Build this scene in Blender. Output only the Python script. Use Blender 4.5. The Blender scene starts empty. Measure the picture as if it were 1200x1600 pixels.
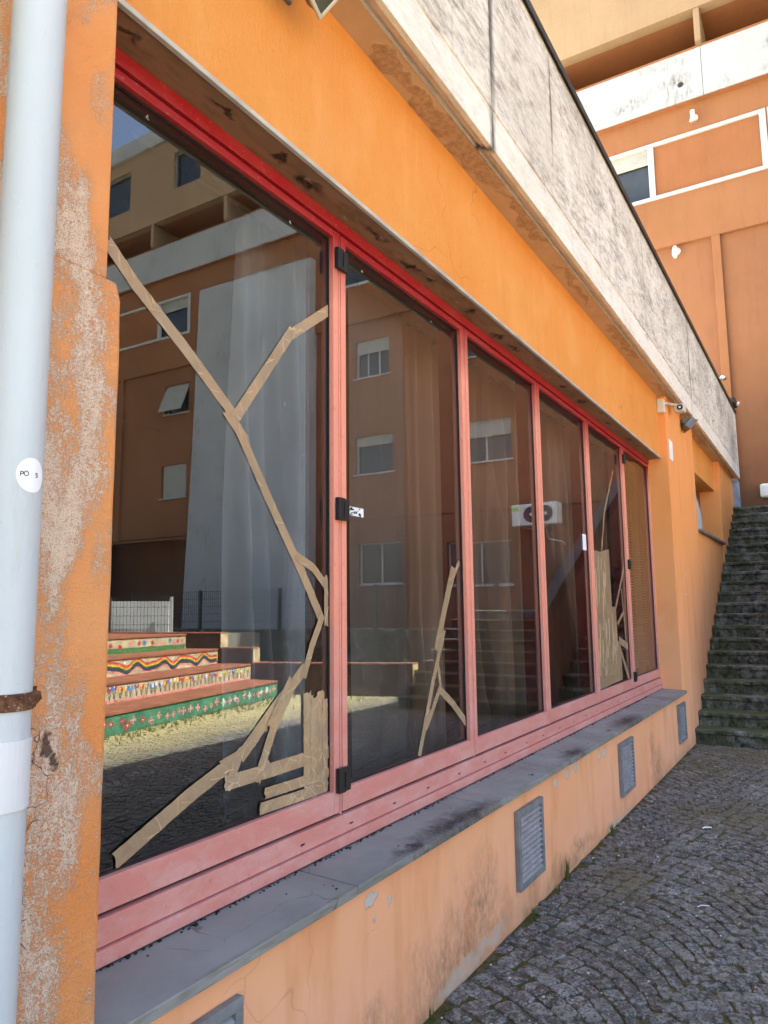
import bpy, bmesh, math, random
from mathutils import Vector, Matrix, noise as mnoise
R = math.radians
rng = random.Random(7)
sc = bpy.context.scene
H = 1.55                      # camera height; heights below are given relative to the eye and lifted by H

# ------------------------------------------------------------------ camera
F_PX, YAW, PITCH, ROLL = 1149.6, R(31.114), R(7.466), R(-0.6295)
fw = Vector((math.cos(YAW)*math.cos(PITCH), math.sin(YAW)*math.cos(PITCH), math.sin(PITCH)))
rt = Vector((math.sin(YAW), -math.cos(YAW), 0)); up = rt.cross(fw)
r2 = rt*math.cos(ROLL)+up*math.sin(ROLL); u2 = -rt*math.sin(ROLL)+up*math.cos(ROLL)
cam = bpy.data.objects.new('camera', bpy.data.cameras.new('camera'))
sc.collection.objects.link(cam)
cam.matrix_world = Matrix(((r2.x, u2.x, -fw.x, 0), (r2.y, u2.y, -fw.y, 0), (r2.z, u2.z, -fw.z, H), (0, 0, 0, 1)))
cam.data.sensor_fit = 'HORIZONTAL'; cam.data.sensor_width = 36; cam.data.lens = 36*F_PX/1200
cam.data.clip_end = 3000; cam.data.clip_start = 0.02
sc.camera = cam

# ------------------------------------------------------------------ world, sun, exposure
SUN = Vector((0.20, 0.815, 1.0)).normalized()
w = bpy.data.worlds.new('World'); sc.world = w; w.use_nodes = True
nt = w.node_tree; nt.nodes.clear()
sky = nt.nodes.new('ShaderNodeTexSky'); sky.sky_type = 'NISHITA'; sky.sun_disc = False
sky.sun_elevation = math.asin(SUN.z); sky.sun_rotation = math.atan2(SUN.x, SUN.y)
sky.air_density = 1.0; sky.dust_density = 5.0; sky.ozone_density = 0.5
bg = nt.nodes.new('ShaderNodeBackground'); bg.inputs['Strength'].default_value = 0.135
ow = nt.nodes.new('ShaderNodeOutputWorld')
nt.links.new(sky.outputs[0], bg.inputs[0]); nt.links.new(bg.outputs[0], ow.inputs[0])
sl = bpy.data.lights.new('sun', 'SUN'); sl.energy = 4.8; sl.angle = R(0.5); sl.color = (1, .95, .87)
so = bpy.data.objects.new('sun', sl); sc.collection.objects.link(so)
so.rotation_euler = SUN.to_track_quat('Z', 'Y').to_euler(); so.location = (0, 0, 30)
sc.view_settings.view_transform = 'Standard'; sc.view_settings.look = 'None'
sc.view_settings.gamma = 1; sc.view_settings.exposure = 2.52
sc.cycles.max_bounces = 10; sc.cycles.diffuse_bounces = 5; sc.cycles.glossy_bounces = 5; sc.cycles.transparent_max_bounces = 16

# ------------------------------------------------------------------ node helper
class NT:
    def __init__(s, name, rough=.8, spec=.3):
        s.m = bpy.data.materials.new(name); s.m.use_nodes = True; s.t = s.m.node_tree; s.n = s.t.nodes
        s.b = s.n['Principled BSDF']; s.b.inputs['Roughness'].default_value = rough
        s.b.inputs['Specular IOR Level'].default_value = spec
        s.P = s.new('ShaderNodeNewGeometry').outputs['Position']
    def new(s, k): return s.n.new(k)
    def put(s, sock, v):
        if isinstance(v, bpy.types.NodeSocket): s.t.links.new(v, sock)
        elif isinstance(v, (tuple, list)) and len(v) == 3 and sock.type == 'RGBA': sock.default_value = (*v, 1)
        else: sock.default_value = v
    def map(s, sc_=(1, 1, 1), rot=(0, 0, 0), loc=(0, 0, 0), v=None):
        n = s.new('ShaderNodeMapping'); s.put(n.inputs[0], v or s.P)
        n.inputs['Scale'].default_value = sc_; n.inputs['Rotation'].default_value = rot; n.inputs['Location'].default_value = loc
        return n.outputs[0]
    def noise(s, scale, v=None, det=5, rough=.55, dist=0):
        n = s.new('ShaderNodeTexNoise'); s.put(n.inputs['Vector'], v or s.P)
        n.inputs['Scale'].default_value = scale; n.inputs['Detail'].default_value = det
        n.inputs['Roughness'].default_value = rough; n.inputs['Distortion'].default_value = dist
        return n.outputs['Fac']
    def vor(s, scale, v=None, feat='F1', out='Distance'):
        n = s.new('ShaderNodeTexVoronoi'); n.feature = feat; s.put(n.inputs['Vector'], v or s.P)
        n.inputs['Scale'].default_value = scale; return n.outputs[out]
    def ramp(s, f, *st):
        n = s.new('ShaderNodeValToRGB'); s.put(n.inputs[0], f); e = n.color_ramp.elements
        while len(e) < len(st): e.new(.5)
        for i, (p, c) in enumerate(st):
            e[i].position = p; e[i].color = (c, c, c, 1) if isinstance(c, (int, float)) else (*c, 1)
        return n.outputs[0]
    def mix(s, f, a, b, mode='MIX'):
        n = s.new('ShaderNodeMix'); n.data_type = 'RGBA'; n.blend_type = mode; n.clamp_factor = True
        s.put(n.inputs[0], f); s.put(n.inputs[6], a); s.put(n.inputs[7], b); return n.outputs[2]
    def math(s, op, a, b=0., c=None, clamp=False):
        n = s.new('ShaderNodeMath'); n.operation = op; n.use_clamp = clamp
        s.put(n.inputs[0], a); s.put(n.inputs[1], b)
        if c is not None: s.put(n.inputs[2], c)
        return n.outputs[0]
    def sep(s, v=None):
        n = s.new('ShaderNodeSeparateXYZ'); s.put(n.inputs[0], v or s.P); return n.outputs
    def warp(s, amt, scale):
        n = s.new('ShaderNodeTexNoise'); s.put(n.inputs['Vector'], s.P); n.inputs['Scale'].default_value = scale
        a = s.new('ShaderNodeVectorMath'); a.operation = 'MULTIPLY_ADD'
        s.put(a.inputs[0], n.outputs['Color']); a.inputs[1].default_value = (amt,)*3
        s.put(a.inputs[2], s.P); b = s.new('ShaderNodeVectorMath'); b.operation = 'SUBTRACT'
        s.put(b.inputs[0], a.outputs[0]); b.inputs[1].default_value = (amt/2,)*3
        return b.outputs[0]
    def blobs(s, pts, warp=.08, wscale=12, soft=.6):
        """pts: (x,y,z,rx,ry,rz) in relative heights -> mask 0..1"""
        v = s.warp(warp, wscale); out = None
        for x, y, z, rx, ry, rz in pts:
            m = s.map((1/rx, 1/ry, 1/rz), loc=(-x/rx, -y/ry, -(z+H)/rz), v=v)
            l = s.new('ShaderNodeVectorMath'); l.operation = 'LENGTH'; s.put(l.inputs[0], m)
            k = s.new('ShaderNodeMapRange'); s.put(k.inputs[0], l.outputs['Value'])
            k.inputs[1].default_value = 1.0; k.inputs[2].default_value = 1-soft
            o = k.outputs[0]; out = o if out is None else s.math('MAXIMUM', out, o)
        return out
    def bump(s, h, strength=.4, dist=.01, prev=None):
        n = s.new('ShaderNodeBump'); s.put(n.inputs['Height'], h); n.inputs['Strength'].default_value = strength
        n.inputs['Distance'].default_value = dist
        if prev: s.put(n.inputs['Normal'], prev)
        return n.outputs[0]
    def out(s, col=None, rough=None, nrm=None, metal=None):
        if col is not None: s.put(s.b.inputs['Base Color'], col)
        if rough is not None: s.put(s.b.inputs['Roughness'], rough)
        if nrm is not None: s.put(s.b.inputs['Normal'], nrm)
        if metal is not None: s.b.inputs['Metallic'].default_value = metal
        return s.m

def plain(name, col, rough=.7, var=.15, scale=9, bs=.15, bd=.003, spec=.3, metal=0):
    m = NT(name, rough, spec); n = m.noise(scale, det=6); f = m.noise(scale*14, det=3)
    c = m.mix(m.ramp(n, (.3, 0.), (.72, 1.)), tuple(x*(1-var) for x in col), tuple(min(1, x*(1+var)) for x in col))
    return m.out(c, rough, m.bump(f, bs, bd), metal)

# ---- plaster of the terrace building: orange paint with its own wear
def orange_fascia():
    m = NT('orange_render', .85, .2)
    big = m.noise(1.3, det=6); st = m.noise(10, m.map((1, 1, .12)), det=5)
    c = m.mix(m.ramp(big, (.3, 0.), (.7, 1.)), (.71, .275, .062), (.75, .325, .085))
    c = m.mix(m.math('MULTIPLY', m.ramp(st, (.55, 0.), (.8, 1.)), .35), c, (.83, .38, .12))
    pits = m.ramp(m.noise(120, m.map((1, 1, .35)), det=3), (.28, 1.), (.36, 0.))
    c = m.mix(m.math('MULTIPLY', pits, .35), c, (.42, .16, .04))
    g = m.math('ADD', m.noise(150, det=4, rough=.7), m.noise(48, m.map((1, 1, .4)), det=4))
    ck = m.ramp(m.vor(.9, m.warp(.5, 2.5), 'DISTANCE_TO_EDGE'), (0., 1.), (.003, 0.)); ckm = m.ramp(m.noise(.9, m.map(loc=(6, 1, 2)), det=2), (.5, 0.), (.56, 1.))
    c = m.mix(m.math('MULTIPLY', m.math('MULTIPLY', ck, ckm), .5), c, (.35, .14, .04))
    dr = m.ramp(m.noise(6, m.map((1.6, 1, .18), loc=(2, 0, 0)), det=6, rough=.7), (.60, 0.), (.75, 1.)); c = m.mix(m.math('MULTIPLY', dr, .25), c, (.50, .20, .05))
    fade = m.ramp(m.noise(3.2, m.map((.7, 1, .5)), det=7, rough=.65), (.50, 0.), (.66, 1.))
    c = m.mix(m.math('MULTIPLY', fade, .22), c, (.84, .45, .19))
    return m.out(c, .88, m.bump(g, .9, .006))
def salmon_wall():
    m = NT('salmon_render', .85, .2)
    big = m.noise(1.1, det=6, rough=.6)
    c = m.mix(m.ramp(big, (.3, 0.), (.7, 1.)), (.86, .42, .22), (.88, .475, .28))
    hz = m.new('ShaderNodeMapRange'); m.put(hz.inputs[0], m.math('ADD', m.sep()[2], m.math('MULTIPLY', m.noise(1.5, m.map(loc=(4, 4, 4)), det=5), .8))); hz.inputs[1].default_value = .6; hz.inputs[2].default_value = 2.8
    c = m.mix(m.math('MULTIPLY', hz.outputs[0], .9), c, (.80, .33, .10))
    v = m.noise(2.4, m.map((3, 1, .6)), det=7)
    c = m.mix(m.math('MULTIPLY', m.ramp(v, (.5, 0.), (.68, 1.)), .35), c, (.66, .23, .06))
    z = m.sep()[2]
    # damp soot and green rising from the paving, in patches of its own
    damp = m.math('ADD', m.math('MULTIPLY', m.noise(1.7, det=7, rough=.65), .55), m.math('MULTIPLY', m.noise(22, m.map((1, 1, .3)), det=5), .18))
    dm = m.math('SUBTRACT', damp, m.math('MULTIPLY', z, .9))
    dmask = m.ramp(dm, (.27, 0.), (.43, 1.))
    c = m.mix(m.math('MULTIPLY', dmask, .45), c, (.26, .18, .10))
    b1 = m.blobs([(3.0, 1.45, -1.45, .7, 1, .26), (3.2, 1.45, -1.33, .3, 1, .30), (7.1, 1.45, -1.45, .35, 1, .26), (6.9, 1.45, -1.3, .12, 1, .28), (4.6, 1.45, -1.5, .6, 1, .1), (2.3, 1.45, -1.5, .25, 1, .2)], .3, 9, .95)
    g = m.ramp(m.noise(38, m.map((1, 1, .5)), det=6, rough=.7), (.36, 0.), (.62, 1.))
    c = m.mix(m.math('MULTIPLY', b1, m.math('ADD', m.math('MULTIPLY', g, .55), .12)), c, (.15, .10, .055))
    b2 = m.blobs([(3.0, 1.45, -1.53, .30, 1, .05), (3.3, 1.45, -1.50, .22, 1, .05), (5.7, 1.45, -1.54, .5, 1, .03)], .14, 16, .5)
    c = m.mix(m.math('MULTIPLY', b2, m.math('ADD', .2, m.math('MULTIPLY', g, .65))), c, (.52, .47, .39))
    # chips of grey render showing through the paint
    ch = m.blobs([(2.288, 1.45, -1.0, .05, 1, .024), (2.41, 1.45, -1.04, .016, 1, .02), (2.31, 1.45, -1.07, .012, 1, .014), (4.287, 1.45, -1.01, .034, 1, .03), (4.504, 1.45, -1.0, .038, 1, .032),
                  (4.67, 1.45, -.985, .045, 1, .04), (4.9, 1.45, -.97, .02, 1, .022), (5.22, 1.45, -1.01, .035, 1, .04), (5.36, 1.45, -1.02, .045, 1, .035), (7.6, 1.45, -1.02, .03, 1, .025),
                  (9.25, 1.45, .35, .05, 1, .02), (9.15, 1.45, .12, .07, 1, .02), (9.5, 1.45, .09, .03, 1, .012)], .05, 40, .22)
    rim = m.ramp(ch, (.0, 0.), (.4, 1.), (.9, 0.))
    c = m.mix(ch, c, (.55, .50, .44)); c = m.mix(m.math('MULTIPLY', rim, .35), c, (.35, .2, .1))
    cr = m.ramp(m.vor(1.6, m.warp(.5, 3), 'DISTANCE_TO_EDGE'), (0., 1.), (.0045, 0.))
    crm = m.ramp(m.noise(1.2, m.map(loc=(4, 3, 2))), (.55, 0.), (.6, 1.))
    c = m.mix(m.math('MULTIPLY', m.math('MULTIPLY', cr, crm), .28), c, (.3, .13, .05))
    g2 = m.math('ADD', m.noise(210, det=3), m.math('MULTIPLY', m.noise(14, det=5), .8))
    n = m.bump(g2, .35, .003); n = m.bump(ch, .7, .004, n) 
    return m.out(c, .86, n)
def worn_pillar():
    m = NT('worn_orange_render', .92, .15)
    big = m.noise(2.6, det=4)
    c = m.mix(m.ramp(big, (.35, 0.), (.65, 1.)), (.84, .315, .10), (.88, .40, .16))
    x, y, z = m.sep()[0], m.sep()[1], m.sep()[2]
    patch = m.noise(5.5, m.map((1.3, 1, .55)), det=6, rough=.62, dist=.35)
    # the paint has gone mostly on the pipe side and below the kink
    side = m.math('MULTIPLY', m.math('SUBTRACT', 1.10, x), 1.15)
    hi = m.new('ShaderNodeMapRange'); m.put(hi.inputs[0], z); hi.inputs[1].default_value = 2.55; hi.inputs[2].default_value = 2.35
    p = m.math('ADD', m.math('MULTIPLY_ADD', patch, 2.1, -.60), m.math('ADD', side, m.math('MULTIPLY', hi.outputs[0], .17)))
    grain = m.noise(240, det=3, rough=.8)
    fine = m.noise(60, det=4, rough=.7)
    e = m.math('ADD', p, m.math('ADD', m.math('MULTIPLY', m.math('SUBTRACT', grain, .5), 1.15), m.math('MULTIPLY', m.math('SUBTRACT', fine, .5), .5)))
    mask = m.ramp(e, (.66, 0.), (.82, 1.))
    sand = m.mix(m.ramp(m.noise(330, det=2), (.36, 0.), (.44, 1.)), (.30, .21, .15), (.84, .72, .60))
    c = m.mix(m.math('MULTIPLY', mask, .92), c, sand)
    soft = m.ramp(m.math('ADD', p, 0), (.6, 0.), (.9, 1.))
    c = m.mix(m.math('MULTIPLY', soft, .25), c, (.74, .45, .26))
    cr = m.ramp(m.vor(13, m.warp(.10, 14), 'DISTANCE_TO_EDGE'), (0., 1.), (.02, 0.))
    cm = m.blobs([(.95, 1.45, -.35, .08, 1, .16), (.93, 1.45, -.62, .06, 1, .14)], .05, 8, .25)
    hole = m.blobs([(1.005, 1.45, -.28, .012, 1, .03), (1.02, 1.45, -.315, .012, 1, .02), (.945, 1.45, -.46, .01, 1, .035)], .05, 40, .3)
    dk = m.math('MAXIMUM', m.math('MULTIPLY', cr, cm), hole)
    c = m.mix(m.math('MULTIPLY', dk, .85), c, (.07, .03, .025))
    n = m.bump(m.math('ADD', grain, fine), .8, .006); n = m.bump(mask, .3, .003, n)
    n = m.bump(m.math('MULTIPLY', dk, -1), .8, .006, n)
    return m.out(c, .93, n)
def concrete_parapet():
    m = NT('weathered_white_concrete', .85, .2)
    str1 = m.noise(5, m.map((.5, 1, 1.25), rot=(0, R(9), 0), v=m.warp(.12, 6)), det=11, rough=.74)
    str2 = m.noise(30, m.map((.3, 1, 1.3), rot=(0, R(6), 0)), det=7, rough=.78)
    big = m.noise(.9, det=5)
    c = m.mix(m.ramp(str1, (.38, 0.), (.56, 1.)), (.30, .27, .235), (.66, .62, .56))
    c = m.mix(m.math('MULTIPLY', m.ramp(str2, (.46, 0.), (.56, 1.)), .7), c, (.80, .77, .71))
    c = m.mix(m.math('MULTIPLY', m.ramp(str2, (.33, 1.), (.44, 0.)), .55), c, (.17, .155, .14))
    c = m.mix(m.math('MULTIPLY', m.ramp(big, (.48, 0.), (.62, 1.)), .3), c, (.34, .30, .255))
    vs_ = m.noise(5, m.map((2.4, 1, .14)), det=5)
    c = m.mix(m.math('MULTIPLY', m.ramp(vs_, (.56, 0.), (.70, 1.)), .28), c, (.15, .14, .13))
    z = m.sep()[2]
    low = m.new('ShaderNodeMapRange'); m.put(low.inputs[0], m.math('ADD', z, m.math('MULTIPLY', m.noise(9, det=6), .25)))
    low.inputs[1].default_value = 2.62+H; low.inputs[2].default_value = 2.72+H
    c = m.mix(m.math('MULTIPLY', m.math('SUBTRACT', 1.0, low.outputs[0]), .55), c, (.84, .80, .73))
    sp = m.ramp(m.noise(80, det=4, rough=.7), (.62, 0.), (.68, 1.))
    c = m.mix(m.math('MULTIPLY', sp, .5), c, (.12, .11, .10))
    st = m.blobs([(3.31, 1.31, 3.05, .05, 2, .85), (3.29, 1.31, 2.4, .045, 2, .3), (4.3, 1.31, 3.2, .03, 2, .5), (9.6, 1.31, 3.0, .05, 2, .9)], .04, 14, .8)
    c = m.mix(m.math('MULTIPLY', st, .82), c, (.045, .04, .035))
    st2 = m.blobs([(14.2, 1.31, 2.9, .8, 2, .6), (12.6, 1.31, 3.3, .3, 2, .35)], .9, 4, .9)
    c = m.mix(m.math('MULTIPLY', m.math('MULTIPLY', st2, str1), 1.1), c, (.10, .095, .09))
    n = m.bump(m.math('ADD', m.noise(60, det=6, rough=.7), m.math('MULTIPLY', str2, 1.2)), .45, .006)
    return m.out(c, .86, n)
def tan_soffit():
    m = NT('tan_soffit_render', .85, .2)
    c = m.mix(m.ramp(m.noise(2.2, det=5), (.3, 0.), (.7, 1.)), (.52, .35, .21), (.62, .44, .28))
    pl = m.blobs([(2.55, 1.45, 2.36, .2, .05, 1), (2.9, 1.47, 2.36, .3, .06, 1), (3.4, 1.44, 2.36, .35, .08, 1), (4.1, 1.42, 2.36, .5, .06, 1), (5.2, 1.45, 2.36, .5, .05, 1), (6.6, 1.43, 2.36, .6, .07, 1), (8.8, 1.43, 2.36, 1.0, .07, 1), (11, 1.43, 2.36, 1.0, .06, 1)], .25, 7, .3)
    k = m.noise(30, det=6, rough=.75)
    c = m.mix(m.math('MULTIPLY', pl, m.ramp(k, (.4, .2), (.6, .9))), c, (.34, .21, .12))
    edge = m.ramp(pl, (0., 0.), (.25, 1.), (.6, 0.))
    c = m.mix(m.math('MULTIPLY', edge, .6), c, (.62, .47, .32))
    return m.out(c, .88, m.bump(m.math('ADD', k, pl), .5, .008))
def brown_soffit():
    m = NT('brown_painted_soffit', .7, .25)
    c = m.mix(m.ramp(m.noise(3, m.map((.6, 3, 1)), det=6), (.3, 0.), (.7, 1.)), (.20, .115, .068), (.29, .175, .105))
    P = [(1.26, 1.60), (1.657, 1.589), (1.955, 1.607), (2.145, 1.612), (2.6, 1.60), (2.954, 1.62), (3.141, 1.617), (3.608, 1.602), (4.05, 1.62), (4.293, 1.615), (5.286, 1.61), (5.765, 1.61), (6.6, 1.61), (7.4, 1.61)]
    q_ = random.Random(4); sp = m.blobs([(x, y, 1.64, q_.uniform(.035, .12), q_.uniform(.018, .04), 1) for x, y in P], .11, 19, .6)
    dirt = m.ramp(m.noise(7, m.map((.6, 2.2, 1), loc=(3, 0, 0)), det=8, rough=.7), (.5, 0.), (.66, .6)); c = m.mix(dirt, c, (.09, .05, .03))
    ring = m.math('MULTIPLY', sp, m.ramp(m.noise(30, m.warp(.03, 20), det=6, rough=.7), (.38, .55), (.56, 1.)))
    c = m.mix(ring, c, (.012, .008, .007))
    sm = m.ramp(m.noise(26, m.map((.3, 1, 1), rot=(0, 0, .5)), det=4), (.66, 0.), (.72, 1.))
    c = m.mix(m.math('MULTIPLY', sm, .4), c, (.42, .34, .26))
    return m.out(c, .7, m.bump(ring, .6, .006))
def slate():
    m = NT('grey_slate_sill', .55, .35)
    c = m.mix(m.ramp(m.noise(2.6, det=8, rough=.6), (.3, 0.), (.7, 1.)), (.175, .182, .17), (.28, .288, .27))
    sc1 = m.ramp(m.noise(26, m.map((.25, 2, 1), rot=(0, 0, .7), v=m.warp(.06, 4)), det=6, rough=.8), (.66, 0.), (.72, 1.))
    c = m.mix(m.math('MULTIPLY', sc1, .3), c, (.4, .41, .42))
    fs = m.ramp(m.noise(9, m.map((1, 1, 8)), det=5), (.45, 0.), (.6, 1.))
    front = m.new('ShaderNodeMapRange'); m.put(front.inputs[0], m.sep()[1]); front.inputs[1].default_value = 1.432; front.inputs[2].default_value = 1.42
    c = m.mix(m.math('MULTIPLY', m.math('MULTIPLY', fs, front.outputs[0]), .6), c, (.17, .15, .10))
    st = m.blobs([(2.95, 1.455, -.9, .5, .10, 1), (3.15, 1.45, -.9, .3, .08, 1), (2.6, 1.45, -.9, .2, .05, 1), (6.15, 1.47, -.9, .5, .12, 1), (4.68, 1.46, -.9, .25, .07, 1), (5.6, 1.47, -.9, .1, .03, 1)], .12, 18, .9)
    g = m.ramp(m.noise(70, det=6, rough=.8), (.36, 0.), (.58, 1.))
    c = m.mix(m.math('MULTIPLY', st, m.math('ADD', m.math('MULTIPLY', g, .6), .55), clamp=True), c, (.010, .011, .014))
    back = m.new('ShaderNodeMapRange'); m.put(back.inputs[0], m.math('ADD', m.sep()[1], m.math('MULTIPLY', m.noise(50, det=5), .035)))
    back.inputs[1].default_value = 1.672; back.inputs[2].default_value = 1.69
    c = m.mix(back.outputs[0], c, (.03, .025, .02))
    ck = m.ramp(m.vor(1.9, m.warp(.3, 5), 'DISTANCE_TO_EDGE'), (0., 1.), (.006, 0.))
    ckm = m.ramp(m.noise(1.5, m.map(loc=(2, 1, 0))), (.5, 0.), (.54, 1.))
    c = m.mix(m.math('MULTIPLY', m.math('MULTIPLY', ck, ckm), .7), c, (.03, .03, .03))
    return m.out(c, m.ramp(m.noise(11, det=5), (.3, .45), (.7, .65)), m.bump(m.noise(60, det=7, rough=.65), .25, .003))
def red_paint():
    m = NT('faded_red_aluminium', .5, .4)
    z = m.sep()[2]
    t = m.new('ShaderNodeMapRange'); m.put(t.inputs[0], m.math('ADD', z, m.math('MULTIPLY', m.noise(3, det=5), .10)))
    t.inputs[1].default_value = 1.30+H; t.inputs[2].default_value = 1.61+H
    b = m.new('ShaderNodeMapRange'); m.put(b.inputs[0], m.math('ADD', z, m.math('MULTIPLY', m.noise(4, det=6), .2)))
    b.inputs[1].default_value = .15+H; b.inputs[2].default_value = -.65+H
    c = m.mix(b.outputs[0], (.78, .30, .215), (.60, .235, .20))
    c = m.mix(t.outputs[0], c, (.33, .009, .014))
    ch = m.noise(7, m.map((.7, 1, 1.6)), det=10, rough=.72)
    chm = m.math('MULTIPLY', m.ramp(ch, (.44, 0.), (.66, 1.)), m.math('ADD', m.math('MULTIPLY', b.outputs[0], .40), .04))
    c = m.mix(chm, c, (.66, .46, .43))
    dk = m.ramp(m.noise(21, m.map(loc=(3, 3, 3)), det=7, rough=.7), (.58, 0.), (.72, 1.))
    c = m.mix(m.math('MULTIPLY', dk, .3), c, (.25, .06, .055))
    gr = m.ramp(m.noise(90, m.map((.6, 1, 1)), det=5, rough=.8), (.60, 0.), (.68, 1.)); c = m.mix(m.math('MULTIPLY', gr, .3), c, (.80, .62, .58))
    g3 = m.ramp(m.noise(70, m.map(loc=(1, 9, 4)), det=4), (.66, 0.), (.70, 1.)); c = m.mix(m.math('MULTIPLY', g3, .35), c, (.20, .07, .07))
    return m.out(c, m.ramp(ch, (.3, .38), (.7, .62)), m.bump(ch, .12, .002))
def glass_mat():
    m = bpy.data.materials.new('dark_window_glass'); m.use_nodes = True; t = m.node_tree; n = t.nodes; n.clear()
    o = n.new('ShaderNodeOutputMaterial'); mx = n.new('ShaderNodeMixShader'); tr = n.new('ShaderNodeBsdfTransparent')
    tr.inputs[0].default_value = (.80, .81, .82, 1); gl = n.new('ShaderNodeBsdfGlossy'); gl.inputs['Roughness'].default_value = 0.0
    gl.inputs['Color'].default_value = (.93, .97, 1, 1)
    fr = n.new('ShaderNodeFresnel'); fr.inputs[0].default_value = 2.3
    ns = n.new('ShaderNodeTexNoise'); ns.inputs['Scale'].default_value = 1.1; ns.inputs['Detail'].default_value = 0
    ge = n.new('ShaderNodeNewGeometry'); t.links.new(ge.outputs['Position'], ns.inputs['Vector'])
    bp = n.new('ShaderNodeBump'); bp.inputs['Strength'].default_value = .42; bp.inputs['Distance'].default_value = .004
    t.links.new(ns.outputs[0], bp.inputs['Height']); t.links.new(bp.outputs[0], gl.inputs['Normal'])
    t.links.new(fr.outputs[0], mx.inputs[0]); t.links.new(tr.outputs[0], mx.inputs[1]); t.links.new(gl.outputs[0], mx.inputs[2])
    # a thin film of dust
    df = n.new('ShaderNodeBsdfDiffuse'); df.inputs[0].default_value = (.5, .48, .45, 1)
    n2 = n.new('ShaderNodeTexNoise'); n2.inputs['Scale'].default_value = 6; n2.inputs['Detail'].default_value = 8
    t.links.new(ge.outputs['Position'], n2.inputs['Vector'])
    rp = n.new('ShaderNodeMapRange'); rp.inputs[1].default_value = .35; rp.inputs[2].default_value = .75; rp.inputs[3].default_value = .003; rp.inputs[4].default_value = .016
    t.links.new(n2.outputs[0], rp.inputs[0]); m2 = n.new('ShaderNodeMixShader'); t.links.new(rp.outputs[0], m2.inputs[0])
    t.links.new(mx.outputs[0], m2.inputs[1]); t.links.new(df.outputs[0], m2.inputs[2]); t.links.new(m2.outputs[0], o.inputs[0])
    return m
def clear_back():
    m = bpy.data.materials.new('inner_glass_face'); m.use_nodes = True; t = m.node_tree; n = t.nodes; n.clear()
    o = n.new('ShaderNodeOutputMaterial'); tr = n.new('ShaderNodeBsdfTransparent'); tr.inputs[0].default_value = (.95, .96, .96, 1)
    t.links.new(tr.outputs[0], o.inputs[0]); return m
def tape_mat():
    m = NT('brown_packing_tape', .32, .5)
    v = m.warp(.10, 7)
    cr = m.vor(9, v, 'DISTANCE_TO_EDGE'); lines = m.ramp(cr, (0., 1.), (.035, 0.))
    lm = m.ramp(m.noise(5, m.map(loc=(3, 1, 7)), det=4), (.5, 0.), (.58, 1.))
    lines = m.math('MULTIPLY', lines, lm)
    c = m.mix(m.ramp(m.noise(6, det=4), (.3, 0.), (.7, 1.)), (.30, .215, .13), (.38, .28, .175))
    c = m.mix(m.ramp(m.noise(3, m.map(loc=(8, 3, 7)), det=3), (.5, 0.), (.6, .35)), c, (.50, .30, .15))
    c = m.mix(m.math('MULTIPLY', lines, .6), c, (.68, .52, .32))  # pale lines are highlights painted along the wrinkles
    n = m.bump(m.noise(16, v, det=5, rough=.6), .5, .012); n = m.bump(lines, .5, .003, n)
    m.b.inputs['Coat Weight'].default_value = .5; m.b.inputs['Coat Roughness'].default_value = .15
    return m.out(c, .28, n)
def cobble():
    m = NT('porphyry_setts', .78, .3)
    ri2 = m.vor(3.2, v=m.warp(.3, 3), out='Distance')
    sunlit_dust = m.new('ShaderNodeMapRange'); m.put(sunlit_dust.inputs[0], m.math('ADD', m.sep()[1], m.math('MULTIPLY', m.noise(1.2, det=5), 1.2))); sunlit_dust.inputs[1].default_value = -2.2; sunlit_dust.inputs[2].default_value = -3.6  # dry dust; its pale yellow also brightens the strip in the sun
    ri = m.new('ShaderNodeNewGeometry').outputs['Random Per Island']
    c = m.ramp(ri, (0., (.06, .058, .053)), (.25, (.13, .125, .112)), (.45, (.10, .074, .063)), (.7, (.20, .193, .175)), (.85, (.11, .082, .07)), (1., (.27, .262, .24)))
    fine = m.noise(95, det=6, rough=.75); mid = m.noise(24, det=7, rough=.7)
    c = m.mix(m.ramp(m.math('ADD', m.math('MULTIPLY', mid, .6), m.math('MULTIPLY', fine, .4)), (.48, 0.), (.545, .85)), c, (.36, .36, .335))
    c = m.mix(m.ramp(ri2, (.15, 0.), (.5, .35)), c, (.055, .05, .042))
    c = m.mix(m.math('MULTIPLY', m.ramp(fine, (.63, 0.), (.67, 1.)), .45), c, (.42, .42, .40))
    c = m.mix(m.ramp(m.noise(60, m.map(loc=(5, 5, 5)), det=5, rough=.8), (.41, .9), (.49, 0.)), c, (.022, .020, .018))
    big = m.noise(1.1, m.map(loc=(1, 7, 0)), det=5, rough=.65)
    moss = m.blobs([(8.7, .9, -1.55, 1.1, .7, 2), (8.0, 1.2, -1.55, 1.0, .4, 2), (6.2, .8, -1.55, .7, .5, 2), (4.4, 1.1, -1.55, .5, .3, 2)], .8, 3, .9)
    mm = m.math('ADD', m.math('MULTIPLY', moss, .6), m.math('MULTIPLY', m.ramp(big, (.50, 0.), (.66, 1.)), .4))
    mm = m.math('MULTIPLY', mm, m.ramp(mid, (.38, .4), (.6, 1.)), clamp=True)
    c = m.mix(mm, c, (.13, .108, .035))
    c = m.mix(m.math('MULTIPLY', sunlit_dust.outputs[0], m.ramp(mid, (.3, .4), (.55, 1.))), c, (.52, .45, .22))
    n = m.bump(m.math('ADD', m.math('MULTIPLY', mid, .8), m.math('MULTIPLY', fine, .5)), .7, .009)
    return m.out(c, .8, n)
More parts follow.
